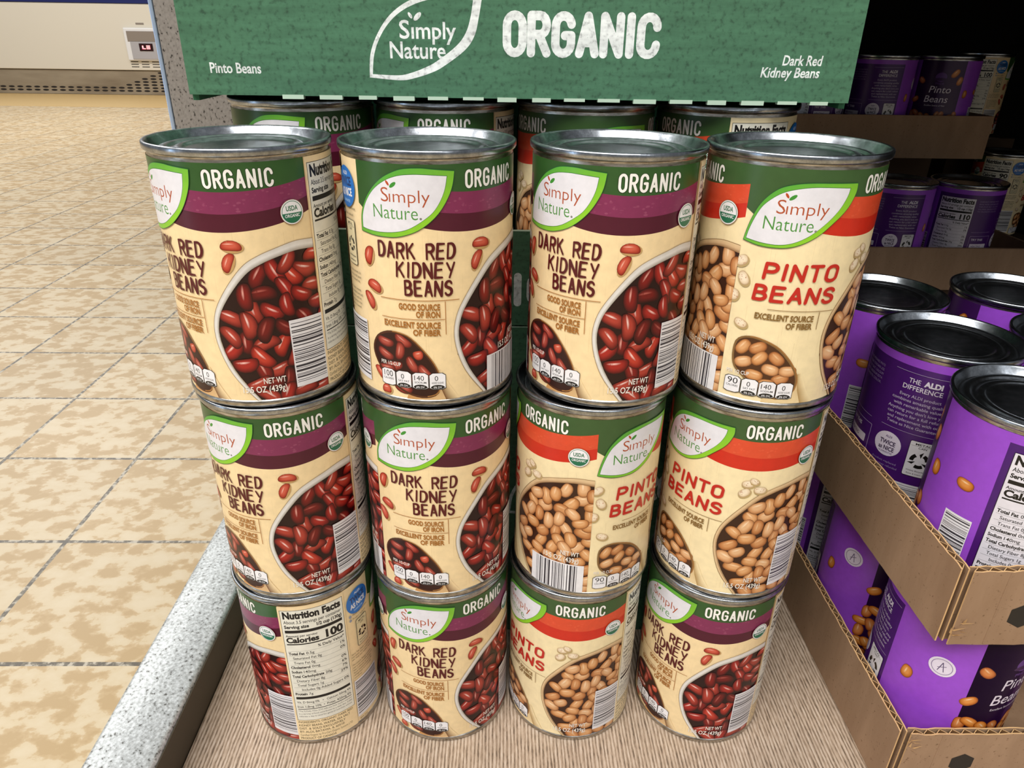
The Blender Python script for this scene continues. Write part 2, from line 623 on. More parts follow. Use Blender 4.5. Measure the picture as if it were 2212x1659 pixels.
# ------------------------------------------------------------------ measured outlines on the labels (degrees, mm)
KO = [(-43.7, 77.6), (-43.1, 83.8), (-39.6, 89.3), (-33.0, 95.0), (-25.2, 99.5), (-17.3, 102.3), (-10.0, 103.8), (0.1, 104.2), (8.9, 103.7), (20.8, 103.0), (19.4, 97.5), (16.3, 92.6), (11.5, 87.7), (5.0, 83.4), (-2.7, 80.0), (-11.1, 77.9), (-18.7, 76.9), (-29.6, 76.7), (-37.4, 77.1)]
KI = [(-42.3, 79.1), (-41.9, 83.9), (-38.2, 89.4), (-31.3, 94.9), (-22.6, 98.9), (-13.8, 101.1), (-4.5, 101.8), (4.4, 101.7), (16.1, 101.2), (14.7, 96.3), (11.6, 91.5), (6.9, 87.2), (-0.2, 83.6), (-8.5, 80.5), (-17.2, 79.0), (-28.0, 78.4), (-37.2, 78.6)]
PO = [(-44.6, 75.7), (-43.6, 79.1), (-41.7, 83.9), (-38.4, 89.5), (-33.8, 93.9), (-28.0, 97.3), (-22.0, 99.0), (-13.8, 100.1), (-3.1, 100.5), (19.7, 100.4), (19.8, 96.9), (17.0, 92.0), (13.1, 88.4), (8.0, 84.9), (1.1, 80.4), (-7.0, 76.9), (-15.3, 74.8), (-24.0, 74.1), (-34.4, 74.3)]
PI_ = [(-42.9, 76.5), (-41.9, 80.0), (-39.5, 84.9), (-36.1, 89.7), (-31.4, 93.1), (-25.5, 95.9), (-18.5, 97.6), (-9.2, 98.7), (0.6, 98.9), (14.8, 98.6), (14.1, 95.7), (11.3, 91.4), (7.1, 87.5), (1.3, 83.4), (-5.5, 79.6), (-13.6, 76.7), (-22.1, 75.4), (-32.3, 75.5)]
BO = [(93, 72.6), (79.2, 73.2), (66.4, 71.6), (53.4, 68.8), (42.4, 64.2), (28.5, 53.0), (20.2, 42.7), (18.8, 31.2), (25.9, 16.8), (41, 3.0)]
BIK = [(93, 68.6), (79, 69.2), (67, 67.9), (55, 65.4), (44.5, 61.2), (31.5, 51.2), (23.6, 42.0), (22.0, 31.6), (28.6, 18.0), (43.5, 3.0)]
BIP = [(93, 69.2), (79, 70.2), (67, 69.0), (55, 66.4), (44.5, 62.0), (31.2, 51.6), (23.0, 42.4), (21.2, 31.4), (28.0, 17.6), (43, 3.0)]
SPK = [(-27.5, 34.8), (-36.0, 31.8), (-40.5, 26.6), (-39.5, 21.4), (-33.2, 15.3), (-22.9, 9.4), (-12.0, 5.9), (-1.6, 5.0), (6.3, 7.2), (7.3, 14.5), (3.8, 20.9), (-2.7, 27.1), (-11.1, 32.8), (-18.9, 34.8)]
SPP = [(-32.5, 33.6), (-38.2, 30.7), (-38.9, 23.9), (-36.6, 18.9), (-30.5, 15.3), (-17.7, 8.7), (-5.8, 5.9), (3.7, 8.7), (5.8, 14.2), (3.0, 19.7), (-3.9, 25.9), (-12.5, 30.8), (-23.9, 33.6)]

WHITE = hx('e6e4e6'); BLACK = hx('141312'); INK = hx('26221f')
KB = [(hx('2a0506'), hx('7a1d16'), hx('a83a2c'), hx('f4d4ca')), (hx('240304'), hx('6e0d0c'), hx('a0241c'), hx('f4c8bc')), (hx('1e0203'), hx('520709'), hx('7d1512'), hx('e2a294')), (hx('300505'), hx('8a1711'), hx('bb3a28'), hx('f8d6ca')), (hx('1a0203'), hx('430608'), hx('6c1210'), hx('b05a50'))]
KLOOSE = (hx('6b1a12'), hx('ac3a26'), hx('c85a44'), hx('efb8a4'))
PB = [(hx('74401d'), hx('b97b45'), hx('d6a06c'), hx('eccaa2')), (hx('6a381a'), hx('ad6c3a'), hx('c98f5c'), hx('e3b98c')), (hx('7c4a28'), hx('c48a58'), hx('dcae80'), hx('f0d6b4'))]
PLOOSE = (hx('a98862'), hx('dcc6a4'), hx('ead9be'), hx('f4ead8'))


def leaf_logo(P, kind, O, I):
    o = catmull(F2(O[:10]), 4) + catmull(F2(O[9:]) + [F2(O[:1])[0]], 4)
    gr0, gr1 = hx('1f8a3c'), hx('8fc926')
    edge = hx('1d5a2c')
    P.up()
    # thin dark green line, then the graded green band, then the white leaf
    cx = sum(p[0] for p in o) / len(o); cy = sum(p[1] for p in o) / len(o)
    P.fill([(cx + (x - cx) * 1.012, cy + (y - cy) * 1.02) for x, y in o], edge)
    P.up()
    xs = [p[0] for p in o]
    def gcol(p):
        t = (p[0] - min(xs)) / (max(xs) - min(xs))
        s = (p[1] - 76) / 28.0
        return mix(gr0, gr1, max(0, min(1, 0.15 + 0.9 * t * (1 - 0.45 * s) + 0.35 * (1 - s) - 0.1)))
    P.fill(o, None, [gcol(p) for p in o])
    P.up()
    j = 8 if O is KO else 9
    i = catmull(F2(I[:j + 1]), 4) + catmull(F2(I[j:]) + [F2(I[:1])[0]], 4)
    P.fill([(cx - 0.25 + (x - cx + 0.25) * 1.012, cy + (y - cy) * 1.02) for x, y in i], hx('2f6e2c'))
    P.up()
    P.fill(i, hx('dcdadf'))
    P.up()
    dv = 0.0 if O is KO else -3.0
    df = 0.0 if O is KO else -1.6
    br, gn = hx('a84e2c'), hx('4a8a3a')
    P.text('S', (-25.6 + df) * K, 90.9 + dv, 5.6, br, 3.3, -0.006)
    P.text('\u0131mply', (-20.0 + df) * K, 90.9 + dv, 5.0, br, 16.4, -0.008)
    P.text('Nature', (-32 + df) * K, 84.2 + dv, 5.4, gn, 19.2, -0.006)
    P.disc((-0.4 + df) * K, 84.7 + dv, .5, .5, hx('7d7a76'), 10)
    # the two little leaves over the i
    P.disc((-20.7 + df) * K, 98.2 + dv, 1.2, .5, hx('b0461f'), 12, math.radians(125))
    P.disc((-17.2 + df) * K, 97.6 + dv, 1.7, .75, hx('3c8a30'), 12, math.radians(38))


def front(P, kind, base, upc):
    """one of the two fronts of the label; base in degrees"""
    P.off = base * K
    F0 = len(P.F)
    rnd = random.Random(7)
    kid = kind == 'kidney'
    cream = CREAM_K if kid else CREAM_P
    green = hx('2f5326') if kid else hx('38552c')
    b1, b2 = (hx('7c2b50'), hx('4c1025')) if kid else (hx('d24a2b'), hx('c52a17'))
    L, R = -46.0, 92.0
    up_ = 0.0
    fs = [L + (R - L) * i / 46 for i in range(47)]

    def gp(f): return 94.6 + 0.00115 * max(0, f - 38) ** 2 + 0.0016 * max(0, 38 - f) ** 2
    def pb(f): return 86.0 + 0.0015 * max(0, f - 38) ** 2 + 0.0016 * max(0, 38 - f) ** 2
    def bt(f): return 78.8 + 0.0017 * max(0, f - 34) ** 2 + 0.0020 * max(0, 34 - f) ** 2
    # cream with a faint vertical wood grain
    P.rect(L * K, 3, R * K, 106, cream)
    P.up()
    for _ in range(70):
        f = rnd.uniform(L, R); v = rnd.uniform(4, 80); h = rnd.uniform(3, 14)
        P.rect(f * K - .08, v, f * K + .08, v + h, mix(cream, hx('b89560'), rnd.uniform(.1, .3)))
    P.up()
    P.band([(f * K, 106) for f in fs], [(f * K, gp(f)) for f in fs if 1], green)
    fr = [f for f in fs if f >= -6]
    P.up()
    P.poly([(L * K, 106), (-6 * K, 106), (-6 * K, 86), (-40 * K, 86.0), (L * K, 88.5)], green)
    P.up()
    P.band([(f * K, gp(f)) for f in fr], [(f * K, pb(f)) for f in fr], b1)
    P.up()
    for _ in range(60):
        f = rnd.uniform(0, 91); v = rnd.uniform(pb(f) + .5, gp(f) - .5)
        P.disc(f * K, v, rnd.uniform(.3, 1.0), rnd.uniform(.15, .5), mix(b1, hx('c0708a') if kid else hx('ef7a55'), rnd.uniform(.05, .22)), 7)
    P.band([(f * K, pb(f)) for f in fr], [(f * K, bt(f)) for f in fr], b2)
    P.up()
    P.caps('ORGANIC', 27.6 * K, 95.6, 70.4 * K, 103.4, 1.5, hx('1c3018'), .62)
    P.up()
    P.caps('ORGANIC', 28.0 * K, 95.9, 70.0 * K, 103.2, 1.05, hx('ece9e2'), .68)
    # -------- bowl of beans
    P.up()
    out_ = catmull(F2(BO), 5); inn = catmull(F2(BIK if kid else BIP), 5)
    P.fill(inn + [(R * K, 3.0)], hx('200506') if kid else hx('34190c'))
    centers = []
    tries = 0
    target = inn + [(R * K, 3.0)]
    pal = KB if kid else PB
    sep = 6.3 if kid else 5.5
    while tries < 5000 and len(centers) < 88:
        tries += 1
        p = (rnd.uniform(20 * K, 95 * K), rnd.uniform(3, 69))
        q = (p[0] + rnd.uniform(0, 0), p[1])
        if not all(inside((p[0] + ox, min(p[1] + oy, 200)), target) for ox, oy in ((-2.9, 0), (-2.2, 2.2), (0, 2.4))): continue
        if p[1] > 8 and not inside((p[0] - 2.2, p[1] - 2.2), target): continue
        if any(math.hypot(p[0] - c[0], p[1] - c[1]) < sep for c in centers): continue
        centers.append(p)
    rnd.shuffle(centers)
    for (x, y) in centers:
        P.up()
        c = rnd.choice(pal)
        if kid:
            P.bean(x, y, rnd.uniform(11.0, 13.4), rnd.uniform(5.8, 6.9), rnd.uniform(0, 2 * math.pi), c, rnd.uniform(.14, .32), True, rnd)
        else:
            P.bean(x, y, rnd.uniform(8.4, 10.6), rnd.uniform(5.6, 6.8), rnd.uniform(0, math.pi), c, rnd.uniform(0, .12), True, rnd)
    P.up()
    rim0, rim1 = (hx('cfc9c0'), hx('9b9183')) if kid else (hx('cfae84'), hx('8a6440'))
    midl = [((a[0] + b[0]) / 2, (a[1] + b[1]) / 2) for a, b in zip(out_, inn)]
    P.band(out_, midl, rim0 if kid else hx('d8bd92'), hx('dedad4') if kid else rim0)
    P.band(midl, inn, hx('dedad4') if kid else rim0, rim1)
    P.up()
    P.stroke(out_, .28, hx('a08a6a') if kid else hx('8a6a44'), 0, False)
    # cream beyond the rim again (beans may reach over)
    # -------- loose beans
    P.up()
    if kid:
        sh = hx('b9935e')
        for (f, v, a, l, w) in ((38.9, 73.4, -4, 8.6, 4.3), (35.4, 66.6, 66, 8.8, 4.2), (-39.2, 67.6, 75, 8.4, 4.8), (-36, 54.6, -20, 8.0, 4.8), (-41, 47.8, -58, 8.6, 4.4), (-36.5, 14.4, -50, 7, 3.8), (-31.5, 6.6, 0, 5, 4.4)):
            P.disc(f * K + .35, v - .45, l / 2 + .4, w / 2 + .35, sh, 16, math.radians(a))
            P.up(); P.bean(f * K, v, l, w, math.radians(a + 180), KLOOSE, .2, True, rnd)
    else:
        for (f, v, a, l, w) in ((35.9, 71.6, 10, 6.2, 4), (34, 66.4, 40, 6, 4.2), (45, 68.4, 0, 6, 4), (-43.5, 66.8, 30, 6, 4.4), (-40.3, 59.3, -60, 6.4, 4.4), (-45.2, 51.3, 70, 5.2, 4.4), (-37.5, 39.4, -20, 6, 3.8), (39.8, 73.2, -30, 4.6, 3.2)):
            P.disc(f * K + .3, v - .5, l / 2 + .35, w / 2 + .35, hx('b39a68'), 16, math.radians(a))
            P.up(); P.bean(f * K, v, l, w, math.radians(a), PLOOSE, .05, False, rnd)
            P.up()
            for _ in range(9):
                P.disc(f * K + rnd.uniform(-.33, .33) * l, v + rnd.uniform(-.3, .3) * w, rnd.uniform(.12, .4), rnd.uniform(.1, .22), hx('b98a6a'), 6, rnd.uniform(0, 3))
    # -------- spoon of beans
    sp = catmull(F2(SPK if kid else SPP), 3, True)
    P.up()
    wood0, wood1 = (hx('6e4620'), hx('c08a50')) if kid else (hx('b8915c'), hx('dcc190'))
    # handle running off the bottom edge
    P.poly([(-14 * K, 6.5), (3 * K, 12), (8.6 * K, 15), (15 * K, 3), (-16 * K, 3)], None, [wood1, wood1, mix(wood0, cream, .3), mix(wood1, cream, .6), wood1])
    P.up()
    P.band([(5.5 * K, 18), (8 * K, 10), (12 * K, 3)], [(8.5 * K, 18.5), (14.5 * K, 10.5), (22 * K, 3)], hx('6b3d16') if kid else hx('a8854e'), cream)
    P.fill(sp, hx('2b0807') if kid else hx('4a2a14'))
    spots = [(-30, 29.8, -10), (-16.5, 31.5, -35), (-19, 26.6, 80), (-30.5, 24.0, -25), (-6.2, 25.3, 15), (-10.5, 20.4, -60), (-24, 19, 10), (-14, 14, -20), (-30, 17, 5), (-2, 17, -50), (-18, 8.4, -15)] if kid else \
            [(-33, 28.8, 55), (-23.4, 29.4, 30), (-31.4, 21.9, 20), (-21.2, 24.6, 50), (-10.4, 25.2, -40), (-13, 19.7, -15), (-23.1, 16.3, -10), (-5.6, 15.4, 20), (-1.6, 19.4, 0), (-14, 12.5, 0)]
    for i, (f, v, a) in enumerate(spots):
        P.up()
        if kid:
            c = (hx('33090a'), hx('7a2018'), hx('a8483a'), hx('d8988a')) if i != 4 else KLOOSE
            P.bean(f * K, v, 9 if i != 4 else 4.6, 4.4, math.radians(a), c, .15, True, rnd)
        else:
            P.bean(f * K, v, 8, 5.3, math.radians(a), PB[i % 3], .03, True, rnd)
    P.up()
    P.stroke(sp + [sp[0]], 1.0 if kid else .9, hx('4a2410') if kid else hx('7d5c34'), 0, False)
    P.stroke([(x * 1.0 + .4, y + .3) for x, y in sp[len(sp) // 2:]], .5, hx('9c6a36'), 0, False)
    # -------- leaf logo and name
    leaf_logo(P, kind, KO if kid else PO, KI if kid else PI_)
    P.up()
    if kid:
        ink = hx('520c12')
        P.caps('DARK RED', -31 * K, 67.8, 21 * K, 75.2, 1.28, ink, .52, .35, .05, 3, .03, .8)
        P.caps('KIDNEY', -18.6 * K, 59.8, 20.2 * K, 67.2, 1.28, ink, .52, .35, .05, 5, .03)
        P.caps('BEANS', -13.6 * K, 52.0, 18.6 * K, 59.4, 1.28, ink, .52, .35, .05, 8, .03)
        tan = hx('9c6220')
        P.stroke([(-31 * K, 50.4), (22.5 * K, 50.4)], .28, tan, 0, False)
        P.text('GOOD SOURCE', 9.6 * K, 46.2, 2.6, tan, 17.6, .032, 'R')
        P.text('OF IRON', 9.6 * K, 42.9, 2.6, tan, 10.2, .032, 'R')
        P.stroke([(-31 * K, 41.9), (12.6 * K, 41.9)], .25, tan, 0, False)
        P.text('EXCELLENT SOURCE', 9.6 * K, 38.0, 2.6, tan, 25.0, .032, 'R')
        P.text('OF FIBER', 9.6 * K, 34.6, 2.6, tan, 11.8, .032, 'R')
        P.stroke([(13 * K, 50), (13 * K, 35)], .28, tan, 0, False)
        pv = 19.2; bv = 9.0; bf = -34.4; cal = '100'
    else:
        ink = hx('b9241a')
        P.caps('PINTO', -28.6 * K, 60.2, 20 * K, 68.0, 1.55, ink, .52, .1, .03, 3, .10)
        P.caps('BEANS', -32.8 * K, 50.6, 20.8 * K, 58.2, 1.55, ink, .52, .1, .03, 8, .10)
        tan = hx('7d5c2a')
        P.stroke([(-22 * K, 47.5), (22 * K, 47.5)], .25, tan, 0, False)
        P.text('EXCELLENT SOURCE', 8.8 * K, 42.9, 2.5, tan, 24.4, .032, 'R')
        P.text('OF FIBER', 8.8 * K, 39.4, 2.5, tan, 11.2, .032, 'R')
        P.stroke([(12.2 * K, 47.2), (12.2 * K, 39.2)], .28, tan, 0, False)
        pv = 15.6; bv = 6.0; bf = -41.6; cal = '90'
    P.text('PER 1/2 CUP', bf * K, pv, 1.7, hx('ded9d2'), 10, .015)
    P.up()
    for i, (a, b_, c) in enumerate(((cal, 'CALORIES', ''), ('0', 'SAT FAT', '0% DV'), ('140', 'SODIUM', '6% DV'), ('0', 'ADDED SUGARS', '0% DV'))):
        x0 = bf * K + i * 7.55; x1 = x0 + 6.9; y0 = bv - .1 * i; y1 = y0 + 8.0
        pts = [(x0, y0 + .9), (x0 + 1.6, y0 + .25), (x1 - 1.6, y0 + .25), (x1, y0 + .9), (x1, y1 - 1), ((x0 + x1) / 2 + 2, y1), ((x0 + x1) / 2 - 2, y1), (x0, y1 - 1)]
        P.poly([(px + (.25 if px > (x0 + x1) / 2 else -.25), py + (.25 if py > (y0 + y1) / 2 else -.25)) for px, py in pts], INK)
        P.up(); P.poly(pts, WHITE); P.up()
        mx = (x0 + x1) / 2
        P.text(a, mx - (.5 if i else 0), y0 + 4.4, 2.3 if i else 2.8, BLACK, None if i else 4.6, .0, 'C')
        P.text(b_, mx, y0 + 2.9, .9, BLACK, 5.2, .01, 'C')
        if c:
            P.poly([(x0 + .3, y0 + .95)] + arc(mx, y0 + .9, 3.1, 1.5, 180, 0, 8) + [(x1 - .3, y0 + .95), (x1 - 1.6, y0 + .3), (x0 + 1.6, y0 + .3)], BLACK)
            P.up(); P.text(c, mx, y0 + .7, .9, WHITE, 3.6, .01, 'C')
    # -------- seal
    P.up()
    cx, cy = 79 * K, 85.0
    P.disc(cx, cy, 5.15, 5.15, hx('8a6a4a'), 28); P.up()
    P.disc(cx, cy, 4.95, 4.95, WHITE, 28); P.up()
    P.disc(cx, cy, 4.5, 4.5, hx('2b6b4a'), 28); P.up()
    P.disc(cx, cy, 4.25, 4.25, WHITE, 28)
    P.up()
    P.poly([(cx + 4.25 * math.cos(a), cy - .4 + 3.85 * math.sin(a)) for a in (math.radians(180 + 180 * i / 16) for i in range(17))], hx('1f6a4c'))
    P.up()
    P.text('USDA', cx, cy + .6, 1.9, hx('2b6b4a'), 5.2, .03, 'C')
    P.text('ORGANIC', cx, cy - 2.1, 1.25, WHITE, 6.6, .02, 'C')
    # -------- weight and bar code
    wc = hx('e4ded4')
    if upc == 'ladder':
        P.text('NET WT', 60.6 * K, 11.7, 2.7, wc, 9.4, .016, 'R')
        P.text('15.5 OZ (439g)', 60.6 * K, 7.6, 2.9, wc, 18.6, .016, 'R')
        barcode(P, 67.3 * K, 7.6, 92 * K, 39.4, True)
    else:
        P.text('NET WT', 84 * K, 26.4, 2.7, wc, 9.4, .016, 'R')
        P.text('15.5 OZ (439g)', 84 * K, 22.4, 2.9, wc, 18.6, .016, 'R')
        barcode(P, 43.4 * K, 3, 88.5 * K, 21, False)
    P.off = 0.0
    # the print ends at the paper's own edges
    new = P.F[F0:]; P.F = P.F[:F0]
    lo, hi = (base + L) * K, (base + R) * K
    for f in new:
        Q = [P.V[i] for i in f]
        if any(q[0] < lo or q[0] > hi for q in Q):
            Q = clip(Q, 0, lo, 1)
            if len(Q) > 2: Q = clip(Q, 0, hi, -1)
            if len(Q) < 3: continue
            b = len(P.V); P.V += Q; f = tuple(range(b, b + len(Q)))
        P.F.append(f)


def barcode(P, x0, y0, x1, y1, ladder, seed=4):
    rnd = random.Random(seed)
    P.up(); P.rect(x0, y0, x1, y1, hx('e0dee0')); P.up()
    a, b = (y0 + 2.2, y1 - 1.5) if ladder else (x0 + 3.2, x1 - 2.2)
    t = a
    while t < b:
        w = rnd.choice((.28, .28, .5, .75, 1.0))
        if ladder: P.rect(x0 + .6, t, x1 - .4, t + w, hx('38353c'))
        else: P.rect(t, y0, t + w, y1 - .6, hx('38353c'))
        t += w + rnd.choice((.3, .4, .6, .9, 1.2))


def nutrition(P, x0, x1, top, bot, cal, white, black, cap='About 3.5 servings per container', serv='1/2 cup (130g)'):
    P.up(); P.rect(x0 - .25, bot - .25, x1 + .25, top + .25, black)
    P.up(); P.rect(x0, bot, x1, top, white); P.up()
    a, b = x0 + 1.1, x1 - 1.1
    w = b - a
    s = (top - bot) / 82.5
    def y(v): return top - (103 - v) * s
    P.text('Nutrition Facts', a, y(97.6), 4.4 * s, black, w, .05)
    P.text(cap, a, y(94.0), 2.1 * s, black, w, .012)
    P.text('Serving size', a, y(90.7), 2.1 * s, black, w * .42, .04)
    P.text(serv, b, y(90.7), 2.1 * s, black, w * .45, .04, 'R')
    P.rect(a, y(87.4), b, y(89.4), black)
    P.text('Amount per serving', a, y(84.6), 1.5 * s, black, w * .54, .02)
    P.text('Calories', a, y(80.6), 3.5 * s, black, w * .56, .045)
    P.text(cal, b, y(80.6), 5.0 * s, black, w * .32, .045, 'R')
    P.rect(a, y(78.9), b, y(79.7), black)
    P.text('% Daily Value*', b, y(75.6), 1.8 * s, black, w * .48, .02, 'R')
    rows = [('Total Fat', ' 0.5g', '1%', 0, 1), ('Saturated Fat 0g', '', '0%', 1, 0), ('Trans Fat 0g', '', '', 1, 0), ('Cholesterol', ' 0mg', '0%', 0, 1), ('Sodium', ' 140mg', '6%', 0, 1),
            ('Total Carbohydrate', ' 20g', '7%', 0, 1), ('Dietary Fiber 8g', '', '29%', 1, 0), ('Total Sugars 1g', '', '', 1, 0), ('Includes 0g Added Sugars', '', '0%', 2, 0), ('Protein', ' 7g', '', 0, 1)]
    for i, (t, t2, pc, ind, bold) in enumerate(rows):
        yy = y(71.6 - i * 3.43)
        P.rect(a, yy + 2.55 * s, b, yy + 2.7 * s, mix(black, white, .25))
        tw = len(t) * .93
        P.text(t, a + ind * 2, yy, 1.75 * s, black, tw, .04 if bold else .012)
        if t2: P.text(t2.strip(), a + ind * 2 + tw + .8, yy, 1.75 * s, black, None, .012)
        if pc: P.text(pc, b, yy, 1.75 * s, black, None, .02, 'R')
    P.rect(a, y(37.4), b, y(39.3), black)
    P.text('Vit. D 0mcg 0%   \u2022   Calcium 50mg 4%', a, y(34.2), 1.6 * s, black, w, .014)
    P.rect(a, y(33.0), b, y(33.15), mix(black, white, .25))
    P.text('Iron 1.8mg 10%  \u2022  Potas. 420mg 8%', a, y(30.6), 1.6 * s, black, w, .014)
    P.rect(a, y(29.2), b, y(29.7), black)
    for i, t in enumerate(('*The % Daily Value (DV) tells you how much a nutrient', 'in a serving of food contributes to a daily diet. 2,000', 'calories a day is used for general nutrition advice.')):
        P.text(t, a, y(27.2 - 2.1 * i), 1.15 * s, black, w)


def recycle(P, x0, y0, x1, y1, fr, bgc):
    P.rrect(x0 - .25, y0 - .25, x1 + .25, y1 + .25, 1, fr); P.up()
    P.rrect(x0, y0, x1, y1, .9, bgc); P.up()
    cx, cy = (x0 + x1) / 2, (y0 + y1) / 2 + .2
    w = x1 - x0
    P.text('METAL', cx, y1 - 2.2, 1.2, fr, w * .6, .02, 'C'); P.rect(x0 + .5, y1 - 2.8, x1 - .5, y1 - 2.65, fr)
    P.text('CAN', cx, y1 - 4.3, 1.1, fr, w * .32, .02, 'C')
    r = w * .30
    for k in range(3):
        a0 = 90 + 120 * k
        P.stroke(arc(cx, cy - .9, r, r, a0 + 35, a0 + 95, 4), w * .16, fr, 0, False)
        a1 = math.radians(a0 + 108)
        tx_, ty_ = cx + r * math.cos(a1), cy - .9 + r * math.sin(a1)
        d = math.radians(a0 + 108 + 90)
        P.poly([(tx_ + 1.5 * math.cos(d), ty_ + 1.5 * math.sin(d)), (tx_ + w * .16 * math.cos(a1), ty_ + w * .16 * math.sin(a1)), (tx_ - w * .16 * math.cos(a1), ty_ - w * .16 * math.sin(a1))], fr)
    P.text('Widely Recyclable', cx, y0 + 3.2, .8, fr, w * .8, .01, 'C')
    P.text('Rinse & Insert Lid', cx, y0 + 1.2, .8, fr, w * .7, .01, 'C')


def bean_label(kind):
    P = Print(3.6, 105.6)
    kid = kind == 'kidney'
    cream = mix(CREAM_K if kid else CREAM_P, (1, 1, 1), .03)
    P.rect(92 * K, 3, 176 * K, 106, cream)
    front(P, kind, 0, 'ladder')
    base_layer = P.layer
    P.layer = 0
    front(P, kind, 222, 'fence')
    P.layer = max(P.layer, base_layer)
    # nutrition panel
    white = hx('e3e0d2')
    P.rect(92 * K, 3, 146 * K, 106, cream)
    nutrition(P, 94 * K, 144.3 * K, 103, 20.6, '100' if kid else '90', white, BLACK)
    brown = hx('3a3018')
    for i, (t, w) in enumerate((('INGREDIENTS: ORGANIC DARK RED' if kid else 'INGREDIENTS: ORGANIC PINTO', 31), ('KIDNEY BEANS, WATER, SEA SALT' if kid else 'BEANS, WATER, SEA SALT', 29), ('DIST. & SOLD EXCLUSIVELY', 26), ('BY: ALDI, BATAVIA, IL 60510', 25), ('Certified Organic by Pro-Cert Organic Systems LTD', 30), ('PRODUCT OF CANADA', 20))):
        P.text(t, 94 * K, 18.0 - i * 2.7, 1.65, brown, w, .01 if i != 4 else 0)
    # guarantee sticker
    cx, cy = 160.5 * K, 93.6
    blue = hx('1f6fc0')
    P.disc(cx, cy, 8.2, 8.5, blue, 30); P.up()
    P.text('ALDI', cx, cy + 4.9, 1.4, WHITE, 4.5, .02, 'C')
    P.text('TWICE', cx, cy + .5, 3.4, hx('0f2f66'), 11, .04, 'C', 0, .06)
    P.text('AS NICE', cx, cy - 3.6, 3.0, WHITE, 11.5, .04, 'C', 0, .06)
    P.text('GUARANTEE', cx, cy - 6.2, 1.1, hx('9cc4ee'), 7, .02, 'C')
    P.disc(150.5 * K, 85.3, .9, .9, hx('8d95a8'), 10); P.disc(150.5 * K, 82.5, .9, .9, hx('8d95a8'), 10)
    P.text('Money back guarantee', 153 * K, 84.8, 1.1, brown, 12); P.text('Product replaced', 153 * K, 82.0, 1.1, brown, 10)
    recycle(P, 156 * K, 61, 169 * K, 80, BLACK, hx('dccfa8'))
    for i, (t, w) in enumerate((('Stove Top: Empty contents, do', 16), ('not drain, into a small sauce', 16), ('pan. Heat over medium heat.', 15), ('', 0), ('Microwave: Empty contents', 15), ('into a microwavable bowl and', 16), ('heat 2 minutes or until hot.', 15), ('Store unused portion in the', 15), ('refrigerator in a covered', 14), ('container.', 6))):
        if t: P.text(t, 147.5 * K, 57.5 - i * 2.0, 1.15, brown, w)
    barcode(P, 147 * K, 8, 175.6 * K, 37.5, True, 9)
    P.text('00000' if False else 'BPA free', 149 * K, 5.2, 1.1, brown)
    return P


